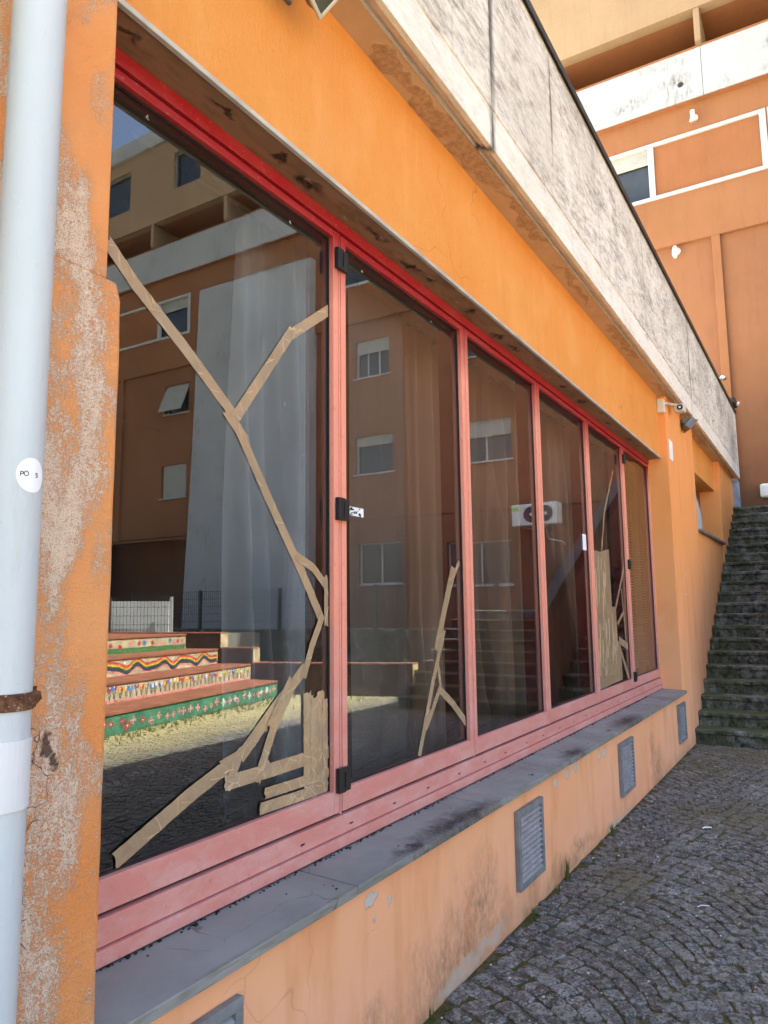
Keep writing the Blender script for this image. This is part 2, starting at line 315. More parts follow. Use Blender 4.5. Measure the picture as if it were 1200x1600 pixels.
def joints():
    m = NT('mossy_earth_joint', .95, .1)
    a = m.noise(30, det=7, rough=.7)
    c = m.mix(m.ramp(a, (.35, 0.), (.6, 1.)), (.045, .038, .018), (.15, .125, .060))
    c = m.mix(m.ramp(m.noise(2.2, det=5), (.44, 0.), (.56, .8)), c, (.085, .085, .025))
    return m.out(c, .95, m.bump(m.noise(90, det=5, rough=.8), .9, .01))
def mossy_stone(name='mossy_dark_stone', light=1.0):
    m = NT(name, .9, .15)
    a = m.noise(4.5, det=8, rough=.68); f = m.noise(75, det=6, rough=.8); k = m.noise(14, det=7, rough=.7)
    c = m.mix(m.ramp(k, (.40, 0.), (.62, 1.)), (.020, .021, .019), (.15*light, .152*light, .14*light))
    lich = m.math('MULTIPLY', m.ramp(a, (.5, 0.), (.6, 1.)), m.ramp(f, (.42, 0.), (.58, 1.)))
    c = m.mix(m.math('MULTIPLY', lich, .8), c, (.42*light, .425*light, .40*light))
    c = m.mix(m.math('MULTIPLY', m.ramp(f, (.64, 0.), (.69, 1.)), .7), c, (.36, .36, .33))
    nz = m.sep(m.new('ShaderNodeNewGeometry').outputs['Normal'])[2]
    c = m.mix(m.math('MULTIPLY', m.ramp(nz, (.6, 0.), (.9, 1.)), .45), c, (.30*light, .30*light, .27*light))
    ms = m.noise(3.2, m.map(loc=(9, 2, 4)), det=7, rough=.65)
    ed = m.new('ShaderNodeMapRange'); m.put(ed.inputs[0], m.sep()[1]); ed.inputs[1].default_value = .9; ed.inputs[2].default_value = 1.45
    lowz = m.new('ShaderNodeMapRange'); m.put(lowz.inputs[0], m.sep()[2]); lowz.inputs[1].default_value = 1.3; lowz.inputs[2].default_value = 0.0
    ms = m.math('ADD', ms, m.math('ADD', m.math('MULTIPLY', ed.outputs[0], .09), m.math('MULTIPLY', lowz.outputs[0], .07)))
    msk = m.ramp(ms, (.47, 0.), (.56, 1.))
    c = m.mix(m.math('MULTIPLY', msk, m.math('ADD', .4, m.math('MULTIPLY', nz, .4))), c, (.062, .072, .016))
    return m.out(c, .92, m.bump(m.math('ADD', k, m.math('MULTIPLY', f, .6)), .7, .012))
def far_render(name, a, b):
    m = NT(name, .88, .2)
    c = m.mix(m.ramp(m.noise(.6, det=7, rough=.65), (.32, 0.), (.68, 1.)), a, b)
    s = m.noise(9, m.map((1, 1, .10)), det=6, rough=.7)
    c = m.mix(m.math('MULTIPLY', m.ramp(s, (.52, 0.), (.75, 1.)), .28), c, tuple(x*.62 for x in a))
    s2 = m.noise(60, m.map((1, 1, .5)), det=4, rough=.7)
    c = m.mix(m.math('MULTIPLY', m.ramp(s2, (.5, 0.), (.7, 1.)), .22), c, tuple(min(1, x*1.35) for x in b))
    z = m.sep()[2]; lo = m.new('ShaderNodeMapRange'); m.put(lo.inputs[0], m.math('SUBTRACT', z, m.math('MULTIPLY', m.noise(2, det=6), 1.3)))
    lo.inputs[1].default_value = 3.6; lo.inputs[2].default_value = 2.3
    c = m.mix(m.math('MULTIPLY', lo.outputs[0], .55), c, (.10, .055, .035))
    return m.out(c, .9, m.bump(m.noise(130, det=4), .4, .006))
def white_band():
    m = NT('white_painted_concrete', .8, .25)
    c = m.mix(m.ramp(m.noise(.8, det=5), (.3, 0.), (.7, 1.)), (.32, .345, .355), (.375, .395, .405))
    st = m.math('MULTIPLY', m.ramp(m.noise(1.0, m.map(loc=(0, 2, 0)), det=4), (.5, 0.), (.62, 1.)), m.ramp(m.noise(14, m.map((1, 1, .25)), det=7, rough=.75), (.48, 0.), (.66, 1.)))
    c = m.mix(m.math('MULTIPLY', st, .8), c, (.14, .13, .12))
    b = m.blobs([(15.3, 3.0, 10.75, 1, .6, .22), (15.3, 1.9, 10.95, 1, .35, .18), (15.3, .2, 11.0, 1, .3, .2)], .7, 3, .9)
    c = m.mix(m.math('MULTIPLY', b, m.ramp(m.noise(16, m.map((1, 1, .35)), det=7, rough=.78), (.45, 0.), (.6, .9))), c, (.13, .12, .11))
    b2 = m.blobs([(15.3, 1.9, 10.8, 2, .07, .07)], .02, 8, .3); c = m.mix(b2, c, (.03, .03, .03))
    jt = m.new('ShaderNodeMapRange')
    return m.out(c, .8, m.bump(m.noise(40, det=5), .2, .005))

M = {}
M['fascia'] = orange_fascia(); M['wall'] = salmon_wall(); M['pillar'] = worn_pillar(); M['parapet'] = concrete_parapet()
M['tan'] = tan_soffit(); M['soffit'] = brown_soffit(); M['slate'] = slate(); M['red'] = red_paint()
M['glass'] = glass_mat(); M['gback'] = clear_back(); M['tape'] = tape_mat(); M['crease'] = plain('tape_crease_glint', (.66, .49, .28), .35, .15); M['cobble'] = cobble(); M['joint'] = joints()  # crease: pale tone paints the highlight along each tape fold
M['stone'] = mossy_stone(); M['stone2'] = mossy_stone('lit_ledge_stone', .9); M['stone3'] = mossy_stone('dark_toned_stone', .4)  # the third stone is the mossy one in darker tones
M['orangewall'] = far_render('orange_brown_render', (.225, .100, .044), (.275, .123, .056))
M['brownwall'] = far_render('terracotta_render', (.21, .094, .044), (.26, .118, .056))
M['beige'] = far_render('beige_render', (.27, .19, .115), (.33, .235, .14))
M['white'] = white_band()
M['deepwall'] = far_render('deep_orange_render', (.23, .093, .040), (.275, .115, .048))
M['whitepaint'] = plain('white_frame_paint', (.43, .43, .42), .5, .08)
M['shutter'] = plain('pale_shutter', (.34, .35, .32), .6, .1, 4)
M['black'] = plain('black_plastic', (.018, .018, .02), .4, .2, 20, .1)
M['blackmetal'] = plain('black_metal_flashing', (.03, .026, .024), .5, .3, 6)
M['greytrim'] = plain('grey_drip_trim', (.42, .41, .38), .5, .2, 8)
M['galv'] = plain('galvanised_grille', (.36, .375, .39), .45, .25, 14, .1, metal=.35)
M['galvd'] = plain('dull_grey_frame', (.22, .235, .24), .55, .25, 14, .2, metal=.2)
M['dark'] = plain('vent_gap_shade', (.015, .014, .014), .9, .2)
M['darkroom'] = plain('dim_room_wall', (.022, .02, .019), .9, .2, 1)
M['pane'] = plain('dark_pane', (.03, .035, .035), .12, .4, 1.2, 0, spec=.6)
M['groove'] = plain('dark_groove', (.03, .02, .015), .9, .1)
M['rust'] = None
def rustm():
    m = NT('rusty_iron', .8, .3); a = m.noise(60, det=7, rough=.7)
    c = m.mix(m.ramp(a, (.35, 0.), (.62, 1.)), (.055, .022, .014), (.20, .095, .05))
    c = m.mix(m.ramp(m.noise(110, det=4), (.6, 0.), (.66, .8)), c, (.45, .33, .24))
    return m.out(c, .8, m.bump(a, .7, .003), .3)
M['rust'] = rustm()
def pipem():
    m = NT('pale_grey_pipe', .38, .45)
    c = m.mix(m.ramp(m.noise(3, m.map((2, 2, .3)), det=6), (.3, 0.), (.7, 1.)), (.46, .52, .56), (.53, .58, .61))
    d = m.ramp(m.noise(20, m.map((1, 1, .12)), det=7, rough=.75), (.56, 0.), (.72, 1.))
    c = m.mix(m.math('MULTIPLY', d, .5), c, (.40, .40, .37)); sc2 = m.ramp(m.noise(40, m.map((1, 1, .5), v=m.warp(.1, 12)), det=5, rough=.8), (.66, 0.), (.7, 1.)); c = m.mix(m.math('MULTIPLY', sc2, .35), c, (.25, .24, .22))
    b = m.ramp(m.vor(55, m.map((1, 1, .6), v=m.warp(.03, 30))), (.12, 1.), (.3, 0.))
    return m.out(c, .48, m.bump(m.math('ADD', m.math('MULTIPLY', b, .5), m.math('MULTIPLY', m.noise(25, m.map((1, 1, .3)), det=5), 1.5)), .3, .002))
M['pipe'] = pipem()
def pipe2():
    m = NT('whiter_pipe_socket', .5, .4)
    return m.out(m.mix(m.noise(20, det=6), (.60, .63, .66), (.68, .70, .73)), .5, m.bump(m.noise(90), .3, .002))
M['pipe2'] = pipe2()
def curtain(name, col):
    m = NT(name, .95, .05); c = m.mix(m.noise(3, m.map((3, 1, .3)), det=4), tuple(x*.8 for x in col), col)
    return m.out(c, .95, m.bump(m.noise(300, det=2), .1, .001))
M['cur1'] = curtain('blue_grey_curtain_cloth', (.55, .63, .75)); M['cur2'] = curtain('grey_sheer_cloth', (.34, .33, .32)); M['cur3'] = curtain('brown_curtain_cloth', (.66, .49, .39))
M['slat'] = plain('tan_blind_slat', (.40, .27, .17), .6, .1)
M['innerred'] = plain('deep_red_inner_frame', (.46, .010, .018), .5, .2)
M['tread'] = plain('brick_red_seat_paint', (.31, .125, .07), .75, .3, 5, .4, .006)
M['seatdark'] = plain('shaded_unpainted_wall', (.10, .075, .06), .9, .35, 4, .5, .01)  # dark tone puts the turned-away face's shade into the wall colour
M['seatend'] = plain('sunlit_rough_plaster', (.55, .46, .24), .9, .35, 7, .7, .015)  # paler copy for the end faces, with sunshine put into the colour
M['cream'] = plain('cream_riser_plaster', (.50, .44, .28), .9, .3, 6, .6, .01)
M['greenr'] = plain('green_riser_paint', (.07, .22, .13), .85, .35, 5, .5, .01)
M['pinkedge'] = plain('pink_edge_paint', (.65, .26, .20), .8, .15)
for k, c in dict(p_red=(.60, .03, .02), p_yel=(.85, .55, .02), p_blue=(.05, .22, .55), p_white=(.8, .78, .72), p_navy=(.015, .03, .06), p_or=(.75, .22, .03), p_green=(.05, .20, .04), p_pink=(.8, .30, .26)).items():
    M[k] = plain('mural_'+k[2:]+'_paint', tuple(x*.8+.04 for x in c), .85, .5, 22, .5, .008)
M['ground'] = plain('dusty_courtyard_ground', (.40, .35, .22), .95, .35, 3, .8, .02)
M['upper'] = plain('earth_terrace', (.20, .19, .15), .95, .3, 2, .8, .02)
M['palewall'] = plain('pale_sunlit_render', (.60, .61, .58), .9, .15, 2)
M['wire'] = plain('dark_green_fence_wire', (.045, .055, .055), .5, .1)
M['wirel'] = plain('grey_fence_wire', (.30, .31, .31), .5, .1)
M['acw'] = plain('off_white_casing', (.66, .68, .66), .45, .06)
M['acg'] = plain('charcoal_fan_guard', (.03, .032, .036), .5, .1)
M['label'] = plain('lime_label', (.25, .6, .08), .6, .1)
M['paper'] = plain('white_paper', (.82, .84, .88), .7, .03)
M['ink'] = plain('black_ink', (.02, .02, .02), .7, .1)
M['bulb'] = plain('frosted_bulb_glass', (.80, .74, .60), .3, .05)
M['lampbody'] = plain('grey_lamp_housing', (.16, .17, .18), .5, .15)
M['bezel'] = plain('light_bezel', (.55, .53, .48), .5, .1)
M['vinyl'] = plain('pale_green_white_plastic', (.62, .70, .66), .5, .1)
M['bluegrey'] = plain('blue_grey_plaster', (.27, .33, .42), .85, .35, 5, .4)
M['weed'] = plain('weed_leaf', (.10, .13, .03), .7, .4, 20)
M['grassm'] = plain('short_grass_blade', (.14, .18, .05), .7, .4, 20)
M['banister'] = plain('grey_brown_banister_render', (.22, .165, .14), .85, .2, 3, .4, .01)
M['bancap'] = plain('dark_grey_banister_coping', (.085, .078, .075), .8, .25, 5, .4, .01)

# ------------------------------------------------------------------ mesh helper
ORG = {}
col = sc.collection
def tag(o, label=None, cat=None, group=None, kind=None):
    if label: o['label'] = label
    if cat: o['category'] = cat
    if group: o['group'] = group
    if kind: o['kind'] = kind
    return o
def thing(name, loc, label, cat, group=None):
    o = bpy.data.objects.new(name, None); o.empty_display_size = .1; col.objects.link(o)
    o.location = (loc[0], loc[1], loc[2]+H); ORG[o.name] = Vector(o.location)
    return tag(o, label, cat, group)
class MB:
    def __init__(s): s.v = []; s.f = []; s.mi = []
    def add(s, vs, fs, mi=0):
        k = len(s.v); s.v += [tuple(v) for v in vs]; s.f += [tuple(i+k for i in f) for f in fs]; s.mi += [mi]*len(fs); return s
    def box(s, x0, x1, y0, y1, z0, z1, mi=0):
        vs = [(x, y, z) for z in (z0, z1) for y in (y0, y1) for x in (x0, x1)]
        return s.add(vs, [(0, 2, 3, 1), (4, 5, 7, 6), (0, 1, 5, 4), (2, 6, 7, 3), (0, 4, 6, 2), (1, 3, 7, 5)], mi)
    def prism(s, poly, z0, z1, mi=0):          # poly in xy, counter-clockwise
        n = len(poly); z0l = z0 if isinstance(z0, (list, tuple)) else [z0]*n; z1l = z1 if isinstance(z1, (list, tuple)) else [z1]*n
        vs = [(p[0], p[1], z) for p, z in zip(poly, z0l)]+[(p[0], p[1], z) for p, z in zip(poly, z1l)]
        return s.add(vs, [tuple(range(n))[::-1], tuple(range(n, 2*n))]+[(i, (i+1) % n, n+(i+1) % n, n+i) for i in range(n)], mi)
    def prism_xz(s, poly, y0, y1, mi=0):       # poly in xz
        n = len(poly); vs = [(p[0], y0, p[1]) for p in poly]+[(p[0], y1, p[1]) for p in poly]
        return s.add(vs, [tuple(range(n)), tuple(range(n, 2*n))[::-1]]+[(i, n+i, n+(i+1) % n, (i+1) % n) for i in range(n)], mi)
    def prism_yz(s, poly, x0, x1, mi=0):
        n = len(poly); vs = [(x0, p[0], p[1]) for p in poly]+[(x1, p[0], p[1]) for p in poly]
        return s.add(vs, [tuple(range(n))[::-1], tuple(range(n, 2*n))]+[(i, (i+1) % n, n+(i+1) % n, n+i) for i in range(n)], mi)
    def profile(s, prof, x0, x1, mi=0):        # closed yz profile swept along x
        return s.prism_yz(prof, x0, x1, mi)
    def tube(s, pts, r, n=10, mi=0, cap=True):
        pts = [Vector(p) for p in pts]; rs = r if isinstance(r, (list, tuple)) else [r]*len(pts); vs = []; fs = []
        for i, p in enumerate(pts):
            d = (pts[min(i+1, len(pts)-1)]-pts[max(i-1, 0)]).normalized()
            a = d.orthogonal().normalized() if i == 0 else (a-d*a.dot(d)).normalized(); b = d.cross(a)
            for k in range(n): t = 2*math.pi*k/n; vs.append(p+(a*math.cos(t)+b*math.sin(t))*rs[i])
        for i in range(len(pts)-1):
            for k in range(n): fs.append((i*n+k, i*n+(k+1) % n, (i+1)*n+(k+1) % n, (i+1)*n+k))
        if cap: fs += [tuple(range(n))[::-1], tuple(range((len(pts)-1)*n, len(pts)*n))]
        return s.add(vs, fs, mi)
    def obox(s, c, ax, ay, az, hx, hy, hz, mi=0):
        c = Vector(c); vs = [c+ax*(sx*hx)+ay*(sy*hy)+az*(sz*hz) for sz in (-1, 1) for sy in (-1, 1) for sx in (-1, 1)]
        return s.add(vs, [(0, 2, 3, 1), (4, 5, 7, 6), (0, 1, 5, 4), (2, 6, 7, 3), (0, 4, 6, 2), (1, 3, 7, 5)], mi)
    def build(s, name, mats, parent=None, bevel=0, smooth=False, seg=2):
        me = bpy.data.meshes.new(name)
        org = Vector((0, 0, 0))
        if parent is not None: org = ORG[parent.name]
        me.from_pydata([(v[0]-org.x, v[1]-org.y, v[2]+H-org.z) for v in s.v], [], s.f)
        for m in (mats if isinstance(mats, (list, tuple)) else [mats]): me.materials.append(m)
        me.polygons.foreach_set('material_index', s.mi)
        if smooth: me.polygons.foreach_set('use_smooth', [True]*len(me.polygons))
        me.update(); o = bpy.data.objects.new(name, me); col.objects.link(o)
        if parent is not None: o.parent = parent
        ORG[o.name] = org
        if bevel:
            b = o.modifiers.new('bevel', 'BEVEL'); b.width = bevel; b.segments = seg; b.limit_method = 'ANGLE'; b.angle_limit = R(40)
        return o
def copy_tree(o, parent=None):
    c = o.copy(); col.objects.link(c); c.parent = parent
    ORG[c.name] = ORG[o.name]
    for ch in [x for x in o.children]: copy_tree(ch, c)
    return c
def Wp(px, py, y=1.694):                         # a point of the photograph carried on to the plane of the window glass
    d = fw+r2*((px-600)/F_PX)-u2*((py-800)/F_PX); return d*(y/d.y)

# ------------------------------------------------------------------ ground
g = MB(); g.add([(-600, -600, -1.575), (600, -600, -1.575), (600, 600, -1.575), (-600, 600, -1.575)], [(0, 1, 2, 3)])
tag(g.build('ground', M['ground']), kind='structure')
g = MB(); g.add([(.3, -5.6, -1.561), (12.7, -5.6, -1.561), (12.7, 1.46, -1.561), (.3, 1.46, -1.561)], [(0, 1, 2, 3)])
tag(g.build('joint_bed', M['joint']), kind='structure')
# setts laid in segmental arcs, each a bevelled stone
def setts():
    vs = []; fs = []
    HA = 56; W = 1.28; Rr = W/2/math.sin(R(HA)); st = .100; ax = R(-12)
    ca, sa = math.cos(ax), math.sin(ax)
    r = random.Random(3)
    for cx in range(-9, 12):
        for k in range(-30, 190):
            n = 15
            for j in range(n):
                a0 = R(-HA+2*HA*j/n); a1 = R(-HA+2*HA*(j+1)/n); am = (a0+a1)/2+r.uniform(-.012, .012)
                u = k*st+Rr*math.cos(am)-Rr*math.cos(R(HA)); vv = cx*W+Rr*math.sin(am)+(W/2)
                x = u*ca-vv*sa-.6; y = u*sa+vv*ca+.2
                if not (.6 < x < 12.6 and -5.5 < y < 1.43): continue
                if x > 9.15 and y > .05: continue
                if x > 10.0 and y > -2.7: continue
                if y < -5.35-.187*(x-10.8)*1+.08 and True and y < -4.0-.19*(x-3.7)+.02: continue
                hw = Rr*(a1-a0)/2*.95*r.uniform(.90, 1.04); hh = st/2*max(.5, math.cos(am))*.95*r.uniform(.90, 1.04)
                th = ax+am+r.uniform(-.06, .06); c, s_ = math.cos(th), math.sin(th)
                zt = -1.553+r.uniform(-.004, .003); tx, ty = r.uniform(-.04, .04), r.uniform(-.04, .04)
                far = (x > 7 or y < -1.6)
                ring = []
                base = [(-1, -1), (1, -1), (1, 1), (-1, 1)] if far else [(-1, -.75), (-.75, -1), (.1, -1.05), (.78, -1), (1, -.72), (1.04, .1), (1, .75), (.76, 1), (-.1, 1.04), (-.75, 1), (-1, .74), (-1.03, 0)]
                jj = [(1+r.uniform(-.09, .09), 1+r.uniform(-.09, .09)) for _ in base]
                k0 = len(vs); m_ = len(base)
                for ins, dz in ((1.0, -.02), (.975, -.004), (.88, 0)):
                    for (bx, by), (q1, q2) in zip(base, jj):
                        lx, ly = bx*hh*ins*q1, by*hw*ins*q2
                        X = x+lx*c-ly*s_; Y = y+lx*s_+ly*c
                        vs.append((X, min(Y, 1.446), zt+dz+lx*tx+ly*ty+(r.uniform(-.0015, .0015) if dz == 0 else 0)))
                for q in range(2):
                    for i in range(m_): fs.append((k0+q*m_+i, k0+q*m_+(i+1) % m_, k0+(q+1)*m_+(i+1) % m_, k0+(q+1)*m_+i))
                fs.append(tuple(range(k0+2*m_, k0+3*m_)))
    b = MB(); b.v = vs; b.f = fs; b.mi = [0]*len(fs)
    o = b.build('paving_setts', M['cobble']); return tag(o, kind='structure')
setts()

# ------------------------------------------------------------------ terrace building
B = thing('terrace_building', (1.1, 1.45, -1.55), 'low orange rendered building with a long glazed front and a stained concrete parapet', 'building')
WY, FY, GY = 1.45, 1.53, 1.70
b = MB(); b.box(1.16, 8.57, WY, 1.70, -1.6, -.935); b.box(13.1, 15.1, WY, 1.9, -1.6, 2.358); b.box(10.45, 13.1, 1.465, 1.9, -1.6, .965)
b.build('front_wall', M['wall'], B, .004)
b = MB(); b.box(.86, 1.115, WY, 1.9, .80, 2.358); o = b.build('pillar', M['pillar'], B, .012, seg=3)
# lower half is a little wider, with an uneven rounded shoulder
b = MB(); N = 60
prof = []
vs = []; fs = []
for i in range(N+1):
    z = -1.6+2.4*i/N; e = 1.158+.004*mnoise.noise((z*6, 0, 3))+.002*mnoise.noise((z*25, 1, 3))
    if i == N: e -= .014
    vs += [(.86, WY-.002, z), (e-.012, WY-.002, z), (e-.003, WY+.003, z), (e, WY+.014, z), (e, 1.9, z), (.86, 1.9, z)]
for i in range(N):
    for k in range(6): fs.append((i*6+k, i*6+(k+1) % 6, (i+1)*6+(k+1) % 6, (i+1)*6+k))
fs += [tuple(range(6))[::-1], tuple(range(N*6, N*6+6))]
b.add(vs, fs); b.build('pillar', M['pillar'], B)
b = MB(); b.box(8.57, 10.45, WY, 1.9, -1.6, 2.358); b.build('pillar', M['wall'], B, .006)
b = MB(); b.box(-3, .86, 1.78, 1.9, -1.6, 2.358); b.build('recessed_wall', M['deepwall'], B)  # darker orange puts the recess's shade into the wall colour
b = MB(); b.box(1.115, 8.57, FY, 1.96, 1.645, 2.358); b.box(10.45, 13.1, FY, 1.9, 1.86, 2.358); b.build('fascia_beam', M['fascia'], B, .003)
b = MB(); b.box(1.116, 8.569, FY+.012, 1.96, 1.636, 1.644); b.build('window_soffit', M['soffit'], B)
b = MB(); b.box(1.116, 8.569, FY-.006, FY+.012, 1.632, 1.65); b.build('drip_trim', M['greytrim'], B, .002)
# parapet: swept profile with drip groove, lower band, groove and face
prof = [(1.60, 2.36), (1.40, 2.36), (1.395, 2.375), (1.375, 2.375), (1.37, 2.352), (1.345, 2.345), (1.338, 2.33), (1.312, 2.33), (1.31, 2.34), (1.31, 2.535), (1.318, 2.54), (1.318, 2.556), (1.31, 2.56), (1.31, 3.60), (1.50, 3.60), (1.60, 3.40)]
b = MB(); xs = [-3, 3.29, 3.302, 7.0, 7.008, 11.2, 11.208, 15.08]
for i in range(0, len(xs)-1):
    if i % 2 == 0: b.profile(prof[::-1], xs[i], xs[i+1])
    else: b.profile([(y+.006 if y < 1.59 else y, z) for y, z in prof][::-1], xs[i], xs[i+1])
o = b.build('parapet', M['parapet'], B)
b = MB(); b.box(-3, 15.07, 1.403, 1.599, 2.352, 2.3595); b.build('parapet_soffit', M['tan'], B)
b = MB(); b.box(-3, 15.09, 1.285, 1.52, 3.602, 3.628); b.box(-3, 15.09, 1.285, 1.293, 3.575, 3.602); b.build('coping_strip', M['blackmetal'], B)
b = MB(); b.box(-3, 15.1, 1.60, 9, 2.361, 2.5); b.build('roof_slab', M['parapet'], B)
# dark room behind the glass
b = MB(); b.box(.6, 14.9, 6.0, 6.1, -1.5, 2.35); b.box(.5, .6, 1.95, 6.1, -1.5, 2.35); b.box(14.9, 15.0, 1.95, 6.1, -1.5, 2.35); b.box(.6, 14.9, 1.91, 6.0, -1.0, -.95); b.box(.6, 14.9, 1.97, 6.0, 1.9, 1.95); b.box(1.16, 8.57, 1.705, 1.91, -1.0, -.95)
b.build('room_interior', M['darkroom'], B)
# window sill slabs
xs = [1.163, 2.15, 3.30, 4.46, 5.63, 6.8, 7.75, 8.60]
for i in range(len(xs)-1):
    b = MB(); y0 = 1.412+rng.uniform(-.002, .003); dz = rng.uniform(-.002, .002)
    x0, x1 = xs[i]+.003, xs[i+1]-.003
    b.add([(x0, y0, -.938), (x1, y0, -.938), (x1, 1.70, -.938), (x0, 1.70, -.938), (x0, y0, -.908+dz), (x1, y0, -.908+dz), (x1, 1.70, -.896+dz), (x0, 1.70, -.896+dz)],
          [(0, 3, 2, 1), (4, 5, 6, 7), (0, 1, 5, 4), (1, 2, 6, 5), (2, 3, 7, 6), (3, 0, 4, 7)])
    b.build('sill_slab', M['slate'], B, .003)
b = MB()                                           # grit gathered at the back of the sill
for i in range(520):
    x = rng.uniform(1.2, 8.5); y = 1.652-abs(rng.gauss(0, .007)) if rng.random() < .95 else rng.uniform(1.44, 1.64); s = rng.uniform(.0008, .0026)*(1 if rng.random() < .95 else 1.8)
    z = -.908+.012*(y-1.412)/.288
    b.box(x-s*1.5, x+s*1.5, y-s, y+s, z-.001, z+s)
o = b.build('sill_grit', plain('dark_grit', (.03, .024, .02), .95, .5, 60), B); o['kind'] = 'stuff'
# outer frame
b = MB(); b.box(1.163, 8.565, 1.664, 1.78, 1.585, 1.635); b.box(1.163, 8.565, 1.664, 1.78, -.850, -.782); b.box(1.163, 8.565, 1.652, 1.78, -.893, -.853); b.box(8.61, 8.6299, 1.66, 1.78, -.78, 1.583)
b.box(8.57, 8.609, 1.675, 1.78, -.78, 1.583)
b.build('window_frame', M['red'], B, .002)
b = MB(); b.box(1.17, 8.56, 1.69, 1.77, -.7815, -.776); b.box(1.17, 8.56, 1.69, 1.77, 1.5835, 1.5805); 
for x in [2.15+.32*i+rng.uniform(-.02, .02) for i in range(20)]: b.box(x, x+.022, 1.6625, 1.67, -.826, -.820)
b.build('frame_gap_seal', M['black'], B)
# six leaves
cx = [1.20, 2.430, 3.668, 4.875, 6.11, 7.36, 8.600]
for i in range(6):
    x0 = cx[i]+.0105; x1 = cx[i+1]-.0105
    if i == 5: x1 = cx[6]-.004
    L = MB(); sw = .035; ty = [0, .0010, -.0012, .0009, -.0010, .0012][i]; tz = [0, -.0008, .0009, .0007, -.0012, .0005][i]
    L.box(x0, x0+sw, 1.672, 1.735, -.772, 1.578); L.box(x1-sw, x1, 1.672, 1.735, -.772, 1.578)
    L.box(x0+sw, x1-sw, 1.673, 1.735, 1.548, 1.578); L.box(x0+sw, x1-sw, 1.673, 1.735, -.772, -.688)
    lf = L.build('window_leaf', M['red'], B, .003)
    G_ = MB(); G_.add([(x0+sw-.002, GY-ty, -.69), (x1-sw+.002, GY+ty, -.69), (x1-sw+.002, GY+ty+tz, 1.55), (x0+sw-.002, GY-ty+tz, 1.55)], [(0, 1, 2, 3)], 0)
    G_.add([(x0+sw-.002, GY+.006, -.69), (x1-sw+.002, GY+.006, -.69), (x1-sw+.002, GY+.006, 1.55), (x0+sw-.002, GY+.006, 1.55)], [(3, 2, 1, 0)], 1)
    G_.build('glass_pane', [M['glass'], M['gback']], lf)
    Q = MB(); Q.box(x0+sw-.001, x0+sw+.005, 1.6935, 1.6995, -.688, 1.548); Q.box(x1-sw-.006, x1-sw+.001, 1.6935, 1.6995, -.688, 1.548); Q.box(x0+sw+.005, x1-sw-.006, 1.6935, 1.6995, -.689, -.682); Q.box(x0+sw+.005, x1-sw-.006, 1.6935, 1.6995, 1.542, 1.549)
    Q.build('gasket', M['black'], lf)
    Q = MB(); Q.box(x1-sw+.001, x1-.001, 1.736, 1.815, -.76, 1.57); Q.build('inner_frame', M['innerred'], lf)
for i in range(1, 6):                                   # slim mullion between leaves
    b = MB(); b.box(cx[i]-.0050, cx[i]+.0050, 1.673, 1.75, -.78, 1.583); b.build('mullion', M['red'], B, .003)
    b = MB(); b.box(cx[i]-.0100, cx[i]+.0100, 1.752, 1.756, -.78, 1.58); b.build('mullion_gap_shade', M['black'], B)  # black strip behind the leaves paints the shade in their gaps
for i, zs in ((1, (1.456, .397, -.65)), (5, (1.44, .397, -.67))):
    for z in zs:
        b = MB(); b.box(cx[i]-.040, cx[i]+.004, 1.650, 1.669, z-.046, z+.046); b.box(cx[i]-.006, cx[i]+.002, 1.645, 1.650, z-.03, z+.03); b.box(cx[i]+.0045, cx[i]+.040, 1.653, 1.669, z-.044, z+.044)
        b.build('hinge', M['black'], B, .003)
# vent grilles in the plinth
for k, (x0, x1) in enumerate(((1.235, 1.61), (3.63, 4.0), (5.72, 6.13), (8.15, 8.54))):
    z0, z1 = -1.40, -1.02; b = MB(); fwid = .03
    b.box(x0, x1, 1.424, 1.449, z0, z0+fwid); b.box(x0, x1, 1.424, 1.449, z1-fwid, z1); b.box(x0, x0+fwid, 1.424, 1.449, z0+fwid, z1-fwid); b.box(x1-fwid, x1, 1.424, 1.449, z0+fwid, z1-fwid)
    vg = b.build('vent_grille', M['galvd'], B, .002)
    b = MB(); b.box(x0+fwid, x1-fwid, 1.446, 1.449, z0+fwid, z1-fwid); b.build('louvre_shade_sheet', M['dark'], vg)  # black sheet stands in for the shade between the louvres
    b = MB(); n = 12; h = (z1-z0-2*fwid)/n
    for i in range(n):
        z = z0+fwid+h*i
        b.prism_yz([(1.427, z+.001), (1.4455, z+h*.62), (1.4455, z+h*.80), (1.427, z+h*.16)][::-1], x0+fwid+.0005, x1-fwid-.0005)
    b.build('louvre', M['galv'], vg)
# niche window near the stairs
b = MB(); b.box(10.45, 13.1, 1.41, 1.76, .966, 1.0); b.build('niche_sill', M['lampbody'], B, .004)
b = MB()
poly = [(10.47, 1.0), (12.75, 1.0), (12.75, 1.30)]+[(12.75-1.3+1.3*math.cos(a), 1.30+.52*math.sin(a)) for a in [R(t) for t in range(10, 91, 10)]]+[(10.47, 1.82)]
b.prism_xz(poly, 1.70, 1.74); nw = b.build('niche_window', M['galvd'], B)
b = MB(); poly2 = [(10.6, 1.06), (12.6, 1.06), (12.6, 1.3)]+[(12.6-1.2+1.2*math.cos(a), 1.30+.42*math.sin(a)) for a in [R(t) for t in range(10, 91, 10)]]+[(10.6, 1.72)]
b.prism_xz(poly2, 1.685, 1.699); b.build('pale_panel', M['palewall'], nw)
b = MB(); b.box(10.45, 13.1, 1.76, 1.9, .97, 1.86); b.build('niche_back', M['deepwall'], B)
b = MB(); b.box(15.1, 15.48, 1.36, 1.9, 1.6, 2.33); b.build('corner_block', M['bluegrey'], B, .01)

